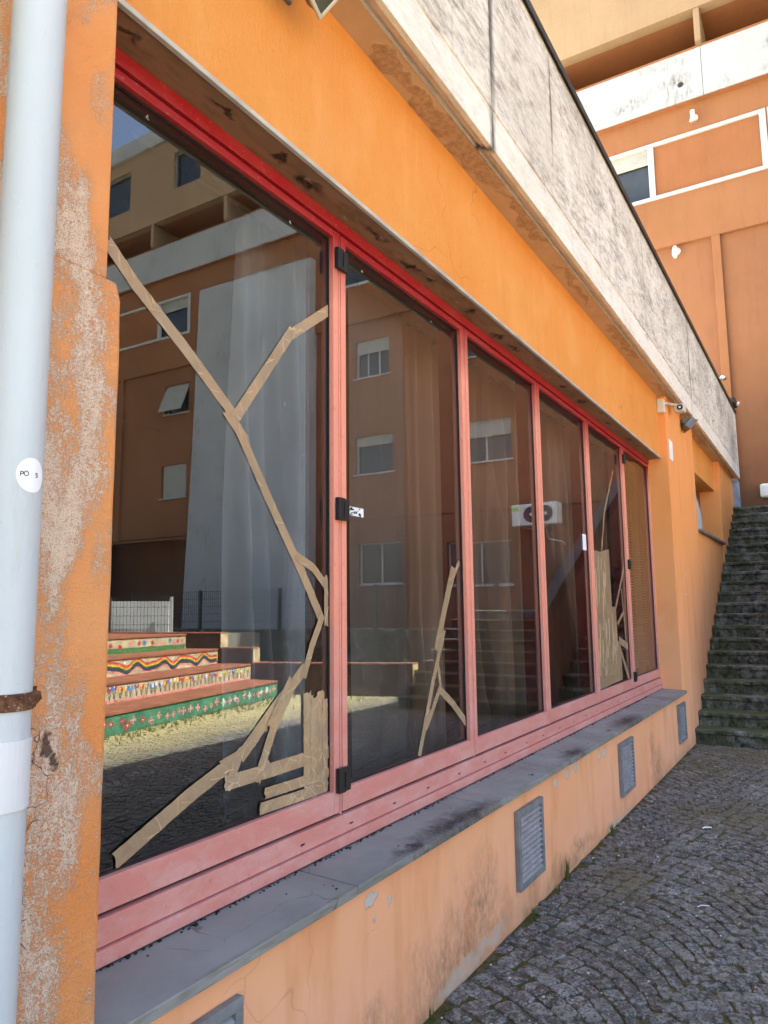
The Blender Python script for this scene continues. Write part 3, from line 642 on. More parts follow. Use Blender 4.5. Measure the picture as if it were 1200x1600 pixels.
# ------------------------------------------------------------------ curtains and blind
def drape(name, x0, x1, y, amp, wl, mat, label, cat, ph=0, top=1.75, bot=-.93, par=None):
    n = int((x1-x0)/.01); vs = []; fs = []; rows = 12
    for r_ in range(rows+1):
        z = top+(bot-top)*r_/rows
        for i in range(n+1):
            x = x0+(x1-x0)*i/n; fl = .55+.45*r_/rows
            w1 = 1.6*mnoise.noise((x*2.2, z*.25, ph)); ag = .35+1.3*abs(mnoise.noise((x*1.7, z*.2, ph+8))); sn = math.sin(x*2*math.pi/wl+ph+w1*2)
            yy = y+amp*fl*(ag*(2*abs(sn)**.7-1)+.25*math.sin(x*2*math.pi/wl*2.3+ph*2)+.5*mnoise.noise((x*3, z*.5, ph+5)))
            vs.append((x+.02*mnoise.noise((x, z*.8, 9)), yy, z))
    for r_ in range(rows):
        for i in range(n): a = r_*(n+1)+i; fs.append((a, a+n+1, a+n+2, a+1))
    t = thing(name, (x0, y, -.95), label, cat)
    m_ = MB(); m_.add(vs, fs); m_.build('cloth', mat, t, smooth=True)
    m_ = MB(); m_.tube([(x0-.02, y, top+.02), (x1+.02, y, top+.02)], .012); m_.build('curtain_rod', M['lampbody'], t)
    return t
drape('curtain', 2.22, 2.80, 2.03, .13, .24, M['cur1'], 'blue-grey curtain gathered in deep folds behind the first big pane with the long cracked tape', 'curtain', 0)
drape('curtain', 2.93, 3.47, 1.96, .010, .5, M['cur2'], 'flat grey sheer curtain with a straight edge behind the second pane', 'curtain', 1)
drape('curtain', 3.50, 4.50, 2.12, .13, .30, M['cur3'], 'brown curtain with wide folds behind the middle of the second and third panes', 'curtain', 2)
drape('curtain', 4.56, 6.05, 2.12, .13, .34, M['cur3'], 'brown curtain hanging behind the third and fourth panes above the air conditioner reflection', 'curtain', 3)
drape('curtain', 6.1, 8.2, 2.12, .13, .38, M['cur3'], 'brown curtain hanging behind the fourth and fifth panes by the taped brown sheet', 'curtain', 4)
t = thing('venetian_blind', (8.35, 1.8, -.7), 'tan slatted blind lowered behind the last narrow pane beside the pillar', 'blind')
b = MB()
for i in range(74):
    z = 1.52-.0295*i; b.add([(7.47, 1.765, z), (8.55, 1.765, z), (8.55, 1.785, z+.019), (7.47, 1.785, z+.019)], [(0, 1, 2, 3)])
b.build('slats', M['slat'], t); b = MB(); b.box(7.47, 8.55, 1.76, 1.79, 1.545, 1.565); b.build('head_rail', M['slat'], t)

# ------------------------------------------------------------------ tape repairs
def ribbon(b, pts, w0, y=1.6985, seed=0, jag=True):
    P = [Wp(px, py, y) for px, py in pts]; rr = random.Random(seed)
    Q = [P[0]]
    for a, c in zip(P, P[1:]):
        n = max(2, int((c-a).length/.012))
        for i in range(1, n+1): Q.append(a.lerp(c, i/n))
    vs = []; fs = []; m_ = 5
    for i, p in enumerate(Q):
        d = (Q[min(i+1, len(Q)-1)]-Q[max(i-1, 0)]).normalized(); nrm = Vector((-d.z, 0, d.x))
        end = i in (0, len(Q)-1)
        for k in range(m_):
            t = k/(m_-1)-.5; off = rr.uniform(-.006, .006) if end and jag else 0
            q = p+nrm*(t*w0*(1+.05*mnoise.noise((i*.07, seed, 0))))+d*off
            rip = .0026*mnoise.noise((q.x*26, q.z*26, seed))+.0012*mnoise.noise((q.x*70, q.z*70, seed))
            vs.append((q.x, y-abs(rip)*1.2+(.0006*k/m_), q.z))
    for i in range(len(Q)-1):
        for k in range(m_-1): a = i*m_+k; fs.append((a, a+1, a+m_+1, a+m_))
    b.add(vs, fs)
def creases(b, pts, w0, y, seed):
    rr = random.Random(seed+77)
    for (p1, p2) in zip(pts, pts[1:]):
        A_, B_ = Wp(*p1, y), Wp(*p2, y); L = (B_-A_).length; d = (B_-A_)/max(L, 1e-6); nrm = Vector((-d.z, 0, d.x))
        for _ in range(int(L/.11)+(1 if rr.random() < .6 else 0)):
            t0 = rr.uniform(0, max(L-.06, .01)); ln = rr.uniform(.012, .06); a = rr.choice((-.48, .48))*w0; c = rr.uniform(-.45, .45)*w0
            P_ = [A_+d*t0+nrm*a, A_+d*(t0+ln*.5)+nrm*((a+c)/2+rr.uniform(-.003, .003)), A_+d*min(L, t0+ln)+nrm*c]
            for u_, v_ in zip(P_, P_[1:]):
                w_ = rr.uniform(.0006, .0016); q = Vector((0, .0018, 0)); e_ = Vector((-(v_-u_).z, 0, (v_-u_).x)).normalized()*w_
                b.add([u_-q-e_, v_-q-e_, v_-q*1.5, u_-q*1.5, u_-q+e_, v_-q+e_], [(0, 1, 2, 3), (3, 2, 5, 4)], 1)
def tape_thing(label, strips):
    P0 = Wp(*strips[0][0][0]); t = thing('packing_tape', (P0.x, P0.y, P0.z), label, 'tape', 'brown tape repairs on the cracked panes')
    for i, (pts, w_) in enumerate(strips):
        b = MB(); yy = 1.6987-.0007*(i % 4)-.0002*i; ribbon(b, pts, w_*.92, yy, seed=i*3+len(strips)); creases(b, pts, w_*.92, yy, i+len(strips)*7); b.build('tape_strip', [M['tape'], M['crease']], t, smooth=True)
    return t
T1 = [([(166, 375), (210, 442), (290, 545), (365, 648)], .047), ([(352, 640), (385, 690)], .044), ([(368, 652), (410, 588), (457, 516)], .046), ([(452, 524), (516, 483)], .045),
      ([(369, 662), (420, 780), (470, 890), (504, 972)], .044), ([(463, 868), (490, 888), (514, 922)], .036), ([(509, 900), (510, 978)], .03), ([(504, 962), (487, 1010), (474, 1060)], .036), ([(478, 1042), (430, 1105), (374, 1186)], .05),
      ([(462, 1062), (430, 1130), (401, 1222)], .042), ([(378, 1170), (355, 1232)], .04), ([(372, 1184), (300, 1240), (180, 1345)], .052), ([(345, 1200), (375, 1182)], .05), ([(352, 1224), (420, 1204), (514, 1174)], .052), ([(480, 1082), (481, 1246)], .052), ([(492, 1088), (492, 1244)], .052), ([(501, 1080), (501, 1241)], .05), ([(508, 1092), (508, 1240)], .036),
      ([(414, 1240), (470, 1222), (514, 1206)], .04), ([(407, 1264), (470, 1243), (512, 1228)], .042), ([(455, 1060), (420, 1135)], .03), ([(395, 1215), (420, 1192)], .03)]
tape_thing('long branching line of brown tape over the cracks of the largest pane beside the pillar', T1)
T2 = [([(708, 886), (694, 955), (682, 1016)], .056), ([(717, 878), (707, 905), (697, 950)], .03), ([(694, 985), (676, 1068), (655, 1183)], .038), ([(683, 1028), (690, 1085)], .026), ([(688, 1074), (665, 1140)], .034), ([(686, 1076), (708, 1100), (729, 1130)], .042)]
tape_thing('brown tape forming a tall forked shape at the right edge of the second pane', T2)
T3 = [([(958, 735), (944, 800), (940, 860)], .035), ([(975, 885), (966, 930), (962, 950)], .04), ([(971, 920), (978, 1000)], .035), ([(974, 957), (965, 975)], .04), ([(967, 1000), (981, 1010)], .07), ([(968, 1010), (984, 1064)], .06), ([(966, 1010), (972, 1055)], .05), ([(923, 822), (925, 860)], .05)]
t3 = tape_thing('brown taped sheet and strips closing the broken fifth pane', T3)
b = MB(); poly = [(924, 858), (938, 862), (952, 858), (957, 948), (963, 948), (966, 1000), (971, 1010), (974, 1062), (955, 1070), (938, 1079)]
pp = [Wp(x, y, 1.6915) for x, y in poly]; b.prism_xz([(p.x, p.z) for p in pp][::-1], 1.6965, 1.6990); b.build('cover_sheet', M['tape'], t3)
b = MB()
for i in range(60):
    px = rng.uniform(930, 966); py = rng.uniform(868, 1045); ln = rng.uniform(12, 60); p, q = Wp(px, py, 1.695), Wp(px+ln*.03, py+ln, 1.695)
    if py+ln > 1062 or (py < 955 and px > 948): continue
    b.tube([p, p.lerp(q, .5)+Vector((.006, 0, 0)), q], rng.uniform(.0012, .0028), 5)
o = b.build('tape_crease', M['crease'], t3); o['kind'] = 'stuff'
# small marks on the glass
t = MB(); t.box(2.523, 2.64, 1.6965, 1.698, .388, .425); s = t.build('torn_sticker', M['paper']); tag(s, 'small torn white sticker with black marks on the second pane by the middle hinge', 'sticker')
t = MB()
for i in range(26):
    x = rng.uniform(2.527, 2.615); z = rng.uniform(.391, .421); a = rng.uniform(.002, .006); t.box(x-a, x+a, 1.6955, 1.6962, z-a*.6, z+a*.6)
o = t.build('black_marks', M['ink'], None); o.parent = s
t = MB(); p, q = Wp(910, 834), Wp(916, 860); t.box(p.x, q.x+.01, 1.694, 1.696, q.z, p.z); tag(t.build('paper_tag', M['paper']), 'narrow white paper tag at the right edge of the fourth pane', 'tag')
# dead insects / web bits under the head of the first pane
b = MB()
for px, py in ((228, 183), (452, 345), (565, 425), (673, 502), (445, 630), (474, 712), (803, 597), (940, 697)):
    p = Wp(px, py, 1.697)
    for _ in range(3):
        a = rng.uniform(0, 6.28); L_ = rng.uniform(.006, .014); q = Vector(p)+Vector((math.cos(a)*L_, -.002, math.sin(a)*L_)); b.tube([p, q], .0012, 5)
tag(b.build('cobweb_bits', M['whitepaint']), 'pale specks of old cobweb stuck on the tall panes', 'cobweb')['kind'] = 'stuff'

# ------------------------------------------------------------------ downpipe
D_ = thing('downpipe', (.845, 1.36, -1.55), 'pale grey rain downpipe with a rusty clamp in front of the worn pillar', 'downpipe')
b = MB(); n = 36; pts = [(.845, 1.36, -1.55+i*.1) for i in range(40)]
b.tube(pts, .0525, n); b.build('pipe', M['pipe'], D_, smooth=True)
b = MB(); b.tube([(.845, 1.36, -.36), (.845, 1.36, -.235)], .0555, n); b.tube([(.845, 1.36, -.365), (.845, 1.36, -.36)], [.053, .0555], n); b.build('pipe_socket', M['pipe2'], D_, smooth=False)
b = MB(); b.tube([(.845, 1.36, -.182), (.845, 1.36, -.150)], .0565, n); b.box(.893, .925, 1.372, 1.378, -.186, -.146); b.tube([(.916, 1.366, -.166), (.916, 1.40, -.166)], .009, 8); b.tube([(.916, 1.40, -.166), (.916, 1.46, -.166)], .006, 8); b.tube([(.916, 1.362, -.166), (.916, 1.367, -.166)], .015, 6)
b.build('clamp', M['rust'], D_)
# round sticker wrapped on the pipe
def on_pipe(u, z, r=.0536):      # u = arc length, 0 facing the camera
    a = math.atan2(-1.36, -.845)+.62 + u/.0525; return (.845+r*math.cos(a), 1.36+r*math.sin(a), z)
b = MB(); ring = [on_pipe(0, .263)]; vs = [on_pipe(0, .263)]; fs = []
for q in range(1, 5):
    for k in range(28): t_ = 2*math.pi*k/28; vs.append(on_pipe(.03*q/4*math.cos(t_), .263+.034*q/4*math.sin(t_)))
for k in range(28): fs.append((0, 1+k, 1+(k+1) % 28))
for q in range(3):
    for k in range(28): fs.append((1+q*28+k, 1+(q+1)*28+k, 1+(q+1)*28+(k+1) % 28, 1+q*28+(k+1) % 28))
b.add(vs, fs); st_ = b.build('round_sticker', M['paper'], D_)
def stroke(b, pts, w_=.0012):
    for a, c in zip(pts, pts[1:]):
        n = 4
        for i in range(n):
            p = [a[j]+(c[j]-a[j])*i/n for j in (0, 1)]; q = [a[j]+(c[j]-a[j])*(i+1)/n for j in (0, 1)]
            dx, dz = q[0]-p[0], q[1]-p[1]; l = math.hypot(dx, dz) or 1; nx, nz = -dz/l*w_, dx/l*w_
            b.add([on_pipe(p[0]+nx, p[1]+nz, .0541), on_pipe(q[0]+nx, q[1]+nz, .0541), on_pipe(q[0]-nx, q[1]-nz, .0541), on_pipe(p[0]-nx, p[1]-nz, .0541)], [(0, 1, 2, 3)])
b = MB(); z0 = .259
stroke(b, [(-.022, z0), (-.022, z0+.009), (-.018, z0+.009), (-.0165, z0+.007), (-.018, z0+.0045), (-.022, z0+.0045)], .0008)
stroke(b, [(-.0115+.0042*math.cos(a), z0+.0058+.0048*math.sin(a)) for a in [R(k*30) for k in range(13)]], .0008)
stroke(b, [(-.0245, z0), (-.0240, z0)], .0006)
stroke(b, [(.013, z0+.008), (.008, z0+.0095), (.0078, z0+.006), (.012, z0+.005), (.012, z0+.001), (.0075, z0+.002)], .0008)
b.build('sticker_letters', M['ink'], st_)

# ------------------------------------------------------------------ lamps and camera on the front
def floodlight(label, c, yawd, pitchd, s_, bez):
    t = thing('floodlight', (c[0], 1.5, c[2]), label, 'floodlight', None)
    a = R(yawd); p_ = R(pitchd); f = Vector((math.cos(a)*math.cos(p_), math.sin(a)*math.cos(p_), math.sin(p_))); r_ = f.cross(Vector((0, 0, 1))).normalized(); u_ = r_.cross(f)
    c = Vector(c); b = MB(); b.obox(c-f*s_*.35, r_, f, u_, s_*.8, s_*.3, s_*.6); b.obox(c-f*s_*.75, r_, f, u_, s_*.5, s_*.12, s_*.4)
    for k in range(-3, 4): b.obox(c-f*s_*.95+r_*k*s_*.13, r_, f, u_, s_*.02, s_*.12, s_*.38)
    b.build('housing', M['lampbody'], t, .006)
    b = MB()
    for sx, sz, hx, hz in ((0, .62, .92, .07), (0, -.62, .92, .07), (.86, 0, .07, .56), (-.86, 0, .07, .56)): b.obox(c+r_*s_*sx+u_*s_*sz, r_, f, u_, s_*hx, s_*.08, s_*hz)
    b.build('bezel', bez, t, .004)
    b = MB(); b.obox(c+f*s_*.01, r_, f, u_, s_*.79, s_*.03, s_*.55); b.build('lamp_glass', M['pane'], t)
    b = MB(); w0 = Vector((c.x+.02, FY, c.z+.10)); b.tube([w0, c-f*s_*.8], .011, 8); b.obox(w0-Vector((0, .008, 0)), Vector((1, 0, 0)), Vector((0, 1, 0)), Vector((0, 0, 1)), .04, .008, .05); b.build('bracket', M['lampbody'], t)
    return t
floodlight('dark floodlight with a light rim high on the orange fascia at the picture top', (1.84, 1.33, 2.13), -75, -48, .105, M['bezel'])
floodlight('small grey floodlight under the parapet above the far pillar, right of the bullet camera', (9.6, 1.34, 2.20), -62, -42, .115, M['lampbody'])
t = thing('security_camera', (8.6, 1.45, 2.27), 'small bullet camera with a white junction box at the top corner of the far pillar', 'camera')
b = MB(); b.box(8.50, 8.565, 1.45, 1.528, 2.15, 2.31); b.build('junction_box', M['acw'], t, .008)
b = MB(); b.tube([(8.60, 1.42, 2.262), (8.80, 1.34, 2.275)], .014, 12); b.tube([(8.56, 1.49, 2.27), (8.60, 1.42, 2.262)], .016, 10); b.build('camera_arm', M['bezel'], t)
b = MB(); b.obox((8.80, 1.33, 2.235), Vector((1, 0, 0)), Vector((0, 1, 0)), Vector((0, 0, 1)), .065, .055, .045); cb = b.build('camera_body', M['bezel'], t, .012)
b = MB(); b.tube([(8.735, 1.32, 2.235), (8.725, 1.32, 2.235)], .032, 18); b.build('lens', M['black'], cb)
b = MB(); b.tube([(8.726, 1.32, 2.235), (8.718, 1.32, 2.235)], .013, 14); b.build('lens_ring', M['acw'], cb)
b = MB(); b.box(8.64, 8.86, 1.446, 1.448, 1.64, 1.87); tag(b.build('paper_notice', M['paper']), 'blank white paper notice fixed high on the far orange pillar', 'notice')
for (x, lab) in ((12.95, 'small curved metal hook lamp on top of the far part of the concrete parapet'), (14.75, 'dark spotlight with a white lens at the end of the concrete parapet')):
    t = thing('parapet_spotlight', (x, 1.3, 3.63), lab, 'spotlight')
    if x < 13.5:
        b = MB(); b.tube([(x, 1.32, 3.63), (x, 1.31, 3.69), (x-.04, 1.28, 3.72), (x-.08, 1.25, 3.70)], .015, 8); b.build('arm', M['bezel'], t); b = MB(); b.tube([(x-.08, 1.25, 3.70), (x-.11, 1.23, 3.65)], [.018, .035], 10); b.build('lamp_head', M['lampbody'], t)
    else:
        b = MB(); b.obox((x-.1, 1.29, 3.69), Vector((1, 0, 0)), Vector((0, 1, 0)), Vector((0, 0, 1)), .22, .05, .055); b.build('lamp_head', M['blackmetal'], t, .02); b = MB(); b.tube([(x-.10, 1.225, 3.67), (x-.10, 1.20, 3.65)], .04, 12); b.build('lens', M['acw'], t)

# ------------------------------------------------------------------ tall building across the end
TB = thing('apartment_block', (15.5, -4, -1.55), 'tall orange apartment block with a white balcony band closing the far end of the courtyard', 'building')
def holed(b, X, y0, y1, z0, z1, holes, depth, mi=0):
    ys = sorted({y0, y1, *[h[0] for h in holes], *[h[1] for h in holes]}); zs = sorted({z0, z1, *[h[2] for h in holes], *[h[3] for h in holes]})
    for i in range(len(ys)-1):
        for j in range(len(zs)-1):
            ym, zm = (ys[i]+ys[i+1])/2, (zs[j]+zs[j+1])/2
            if any(h[0] < ym < h[1] and h[2] < zm < h[3] for h in holes): continue
            b.add([(X, ys[i], zs[j]), (X, ys[i], zs[j+1]), (X, ys[i+1], zs[j+1]), (X, ys[i+1], zs[j])], [(0, 1, 2, 3)], mi)
    for h in holes:
        a, c, d, e = h; q = X+depth
        b.add([(X, a, d), (X, c, d), (X, c, e), (X, a, e), (q, a, d), (q, c, d), (q, c, e), (q, a, e)], [(0, 1, 5, 4), (1, 2, 6, 5), (2, 3, 7, 6), (3, 0, 4, 7)], mi)
wins = [  # y0, y1, z0, z1, shutter fraction, panes, kind
 (-13.98, -12.95, 6.0, 6.92, 1.0, 1), (-14.08, -13.03, 3.4, 4.42, 1.0, 1),
 (-6.83, -5.81, 5.93, 6.92, .36, 3), (-6.83, -5.72, 3.4, 4.39, .28, 1), (-6.75, -5.5, .58, 1.62, 0, 2),
 (-3.9, -2.68, 5.93, 6.9, .4, 2), (-3.9, -2.68, 3.37, 4.36, .42, 2), (-4.2, -2.76, .5, 1.52, 0, 2)]
lowholes = [w_[:4] for w_ in wins]+[(-17.5, -12.85, -.5, 2.13)]
b = MB(); holed(b, 15.6, -22, 9, -1.6, 7.42, lowholes, .22); b.box(15.62, 16.4, 1.38, 1.53, 0, 7.4)
b.build('lower_wall', M['brownwall'], TB)
b = MB(); b.box(15.5, 15.605, 1.38, 1.54, 1.6, 7.419); b.build('pilaster', M['orangewall'], TB, .01)
b = MB(); b.box(15.52, 15.605, -16.0, -15.85, 2.2, 7.419); b.build('pilaster', M['orangewall'], TB, .01)
strips = [(.40, 4.2, 8.50, 9.78, [(2.60, 4.2, 'w'), (.40, 2.60, 'p')]), (-1.9, .37, 8.50, 9.78, [(-1.0, .37, 'w'), (-1.9, -1.0, 'p')]), (-7.4, -5.0, 8.43, 9.72, [(-7.4, -6.2, 'w'), (-6.2, -5.0, 'w')]), (-4.0, -2.7, 8.43, 9.72, [(-4.0, -2.7, 'w')]), (-17.6, -12.8, 8.42, 9.72, [(-14.2, -12.8, 'w'), (-17.6, -14.2, 'p')])]
b = MB(); holed(b, 15.5, -22, 9, 7.42, 10.40, [s_[:4] for s_ in strips], .3); b.add([(15.5, -22, 7.42), (15.62, -22, 7.42), (15.62, 9, 7.42), (15.5, 9, 7.42)], [(0, 1, 2, 3)]); b.build('middle_wall', M['orangewall'], TB)
for y0, y1, z0, z1, bays in strips:
    b = MB(); fr = .075
    b.box(15.47, 15.56, y0, y1, z1-fr, z1); b.box(15.46, 15.56, y0, y1, z0, z0+fr)
    ys = sorted({y0, y1, *[q[0] for q in bays], *[q[1] for q in bays]})
    for yy in ys: a = min(max(yy-.06, y0), y1-.12); b.box(15.475, 15.55, a, a+.12, z0+fr, z1-fr)
    so_ = b.build('strip_window', M['whitepaint'], TB, .004)
    for a, c, kd in bays:
        b = MB()
        if kd == 'p': b.box(15.52, 15.535, a, c, z0+fr, z1-fr); b.build('infill_panel', M['deepwall'], so_)
        else:
            b.box(15.60, 15.62, a, c, z0+fr, z1-fr); b.build('pane', M['pane'], so_)
            b = MB(); zt = z1-fr; nn = 6
            for i in range(nn): b.box(15.545, 15.56+.006*(i % 2), a+.06, c-.06, zt-.055*(i+1), zt-.055*i-.006)
            b.build('roller_shutter', M['shutter'], so_)
for (y0, y1, z0, z1, sh, pn) in wins:
    b = MB(); b.box(15.70, 15.76, y0, y1, z0, z0+.04); b.box(15.70, 15.76, y0, y1, z1-.04, z1); b.box(15.70, 15.76, y0, y0+.04, z0+.04, z1-.04); b.box(15.70, 15.76, y1-.04, y1, z0+.04, z1-.04)
    for k in range(1, pn): yy = y0+(y1-y0)*k/pn; b.box(15.705, 15.755, yy-.02, yy+.02, z0+.04, z1-.04)
    wo = b.build('window', M['whitepaint'], TB)
    b = MB(); b.box(15.73, 15.74, y0+.04, y1-.04, z0+.04, z1-.04); b.build('pane', M['pane'], wo)
    b = MB(); b.box(15.54, 15.72, y0-.05, y1+.05, z0-.035, z0-.001); b.build('window_sill', M['whitepaint'], wo, .004)
    if sh:
        b = MB(); zb = z1-(z1-z0)*sh; z = z1; k = 0
        tilt = .25 if (y0 < -13.95 and z0 > 5) else 0
        while z-.05 >= zb-.001: 
            q = tilt*(z1-z)/(z1-z0); b.box(15.66-q*1.6, 15.675-q*1.6+.006*(k % 2), y0+.02, y1-.02, z-.047, z); z -= .05; k += 1
        b.build('roller_shutter', M['shutter'], wo)
b = MB(); b.box(15.595, 15.606, -8.0, .3, 2.19, 2.215); b.box(15.595, 15.606, -22, -12.9, 2.19, 2.23); b.build('render_joint', M['groove'], TB)
# balcony band with downstand shadow, recess, hanging fins, beige wall above
for y0, y1 in ((-22, -15.0), (-14.99, -11.7), (-11.69, -8.3), (-8.29, -4.9), (-4.89, -1.6), (-1.59, 1.47), (1.48, 4.75), (4.76, 9)):
    b = MB(); b.box(15.34, 15.56, y0, y1, 10.41, 11.50); b.box(15.32, 15.6, y0, y1, 11.502, 11.53, 1); b.build('balcony_band', [M['white'], M['brownwall']], TB)
b = MB(); b.box(15.36, 17.0, -22, 9, 10.395, 10.408); b.build('balcony_soffit', M['deepwall'], TB)
b = MB(); b.box(16.7, 16.8, -22, 9, 10.41, 12.6); b.box(15.5, 16.7, -22, 9, 12.505, 12.6); b.build('balcony_recess', M['deepwall'], TB)
for i in range(-6, 3):
    y = 1.52+3.23*i; b = MB(); b.prism_xz([(15.46, 12.5), (15.46, 11.75), (15.62, 11.60), (16.7, 11.60), (16.7, 12.5)][::-1], y-.06, y+.06); b.build('fin', M['beige'], TB, .01)
top = [(-13.66, -12.45, 13.4, 14.68, 0, 1), (-17.4, -15.75, 13.35, 14.75, 0, 1), (-9.5, -8.2, 13.4, 14.7, 0, 1)]
b = MB(); holed(b, 15.44, -22, 9, 12.5, 15.2, [t_[:4] for t_ in top], .2); b.add([(15.44, -22, 12.5), (15.7, -22, 12.5), (15.7, 9, 12.5), (15.44, 9, 12.5)], [(0, 1, 2, 3)]); b.build('upper_wall', M['beige'], TB)
for y0, y1, z0, z1, _, _ in top:
    b = MB(); b.box(15.52, 15.58, y0, y0+.06, z0, z1); b.box(15.52, 15.58, y1-.06, y1, z0, z1); b.box(15.52, 15.58, y0+.06, y1-.06, z1-.06, z1); wo = b.build('window', M['galvd'], TB)
    b = MB(); b.box(15.60, 15.62, y0, y1, z0, z1); b.build('pane', M['pane'], wo)
b = MB(); b.box(15.34, 16.0, -22, 9, 15.2, 15.78); b.build('cornice', M['white'], TB, .02)
b = MB(); b.box(16.8, 26, -22, 9, -1.6, 15.6); b.build('core', M['brownwall'], TB)
b = MB(); b.box(15.62, 16.8, -22, -21.9, -1.6, 15.6); b.box(15.62, 16.8, 8.9, 9, -1.6, 15.6); b.build('end_wall', M['brownwall'], TB)
b = MB(); b.prism_yz([(-12.76, -.5), (-8.1, -.5), (-8.1, 9.53), (-12.2, 9.57)], 15.28, 15.5985); b.build('white_pier', M['white'], TB, .01)
# lamps under the balcony
for (y, z, lab) in ((1.70, 10.05, 'bulb lamp on the orange wall just under the white balcony band'), (2.22, 7.30, 'bulb lamp on the orange wall between the strip window and the parapet')):
    t = thing('bulb_lamp', (15.4, y, z), lab, 'lamp', 'bulb lamps on the apartment block')
    X = 15.5 if z > 7.43 else 15.6
    b = MB(); b.tube([(X, y, z), (X-.12, y, z), (X-.22, y, z+.02)], .03, 10); b.tube([(X, y, z), (X-.03, y, z)], .08, 14); b.build('holder', M['bezel'], t)
    b = MB(); b.tube([(X-.22, y, z+.02), (X-.24, y, z-.06), (X-.25, y, z-.16), (X-.25, y, z-.24)], [.035, .055, .06, .025], 12) if z < 9 else b.tube([(X-.22, y, z+.05), (X-.22, y, z-.12), (X-.22, y, z-.17)], [.045, .045, .075], 12)
    b.build('bulb', M['bulb'], t, smooth=True)
t = thing('bulkhead_lamp', (15.5, .6, 2.14), 'pale plastic bulkhead lamp on the orange wall just above the top of the stairs', 'lamp')
b = MB(); b.box(15.50, 15.598, .42, 1.02, 2.00, 2.27); b.build('cover', M['vinyl'], t, .04); b = MB(); b.box(15.485, 15.499, .48, .97, 2.03, 2.24); b.build('diffuser', M['acw'], t, .006)

# ------------------------------------------------------------------ air conditioner
t = thing('air_conditioner', (15.3, -2.1, 1.79), 'off-white outdoor air conditioner unit with two round fans on the orange wall', 'air conditioner')
b = MB(); b.box(15.15, 15.50, -2.56, -1.40, 1.755, 2.225); b.build('casing', M['acw'], t, .015)
for yc in (-2.10, -1.66):
    b = MB(); b.tube([(15.148, yc, 1.99), (15.14, yc, 1.99)], .172, 32); fg = b.build('fan_guard', M['acg'], t)
    b = MB()
    for rr_ in (.05, .08, .11, .14, .17):
        pts = [(15.134, yc+rr_*math.cos(a), 1.99+rr_*math.sin(a)) for a in [2*math.pi*k/28 for k in range(29)]]; b.tube(pts, .003, 4)
    b.build('guard_rings', M['galvd'], fg)
    b = MB(); b.tube([(15.132, yc, 1.99), (15.128, yc, 1.99)], .035, 16); b.build('badge', M['acw'], fg)
b = MB(); b.box(15.145, 15.149, -2.53, -2.39, 2.09, 2.17); b.build('energy_label', M['label'], t)
b = MB(); b.box(15.2, 15.6, -2.5, -2.46, 1.71, 1.754); b.box(15.2, 15.6, -1.62, -1.58, 1.71, 1.754); b.build('bracket', M['galvd'], t)
b = MB(); b.tube([(15.5, -2.12, 1.80), (15.5, -2.16, 1.6), (15.52, -2.12, 1.42), (15.55, -2.05, 1.36), (15.6, -2.0, 1.34)], .016, 7); b.tube([(15.5, -1.78, 1.80), (15.5, -1.76, 1.62), (15.53, -1.72, 1.47), (15.55, -1.55, 1.42), (15.56, -1.45, 1.40), (15.57, -1.38, 1.32)], .016, 7); b.tube([(15.5, -2.5, 1.74), (15.5, -2.2, 1.71), (15.5, -1.8, 1.73)], .014, 7)
b.build('hose', M['bezel'], t, smooth=True)

# ------------------------------------------------------------------ stairs
def rough_step(b, x0, x1, y0, y1, z0, z1, seed, ov=.02):
    n = max(4, int((y1-y0)/.035)); vs = []; fs = []
    for i in range(n+1):
        y = y0+(y1-y0)*i/n
        def q(k, s_=.008): return s_*(mnoise.noise((y*5, seed*3.1, k))+.6*mnoise.noise((y*17, seed*1.7, k+4)))
        vs += [(x0+.012+q(0, .012), y, z0), (x0+.008+q(1, .012), y, z1-.055+q(2, .004)), (x0-ov+q(3, .009), y, z1-.045+q(2, .004)), (x0-ov+q(3, .009)-.003, y, z1-.012+q(4, .006)), (x0-ov+.014+q(3, .014), y, z1+q(5, .006)), (x1, y, z1+q(6, .004)), (x1, y, z0)]
    for i in range(n):
        for k in range(6): a = i*7+k; fs.append((a, a+1, a+8, a+7))
    fs += [tuple(range(7)), tuple(range(n*7, n*7+7))[::-1]]
    b.add(vs, fs)
S = thing('stone_staircase', (9.2, .8, -1.55), 'steep dark mossy stone staircase climbing beside the far end of the orange wall', 'staircase')
for k in range(21):
    b = MB(); x0 = 9.2+.285*k; x1 = x0+.36 if k < 20 else 15.6; z1 = -1.55+.1586*(k+1)
    rough_step(b, x0, x1, .2, 1.447, z1-.1586-.02, z1, k+1); b.build('step', M['stone'], S)
b = MB(); b.prism_xz([(9.3, -1.6), (15.598, -1.6), (15.598, 1.6), (15.0, 1.6)], .205, 1.44); b.build('stair_base', M['stone'], S)
t = thing('stair_banister', (9.3, .1, -1.55), 'solid rendered banister wall with darker sloping coping, reflected in the fourth pane', 'banister wall')
b = MB(); b.prism_xz([(9.45, -1.6), (14.2, -1.6), (14.2, 2.20), (9.45, -.26)], .04, .185); b.build('side_panel', M['banister'], t)
b = MB(); b.prism_xz([(9.33, -1.6), (9.45, -1.6), (9.45, -.26), (14.2, 2.20), (14.2, 2.44), (9.38, -.09), (9.33, -.12)], .02, .199); b.build('coping', M['bancap'], t, .008)
S2 = thing('lower_staircase', (10.4, -1.3, -1.55), 'short flight of dark stone steps reflected low in the third and fourth panes', 'staircase')
for k in range(9):
    x0 = 10.3+.29*k; z1 = -1.55+.1667*(k+1); b = MB()
    rough_step(b, x0, x0+.36 if k < 8 else 15.6, -2.55, .02, z1-.187, z1, k+40); b.build('step', M['stone3'] if k < 8 else M['stone2'], S2)  # paler top step puts the light on the ledge into its stone
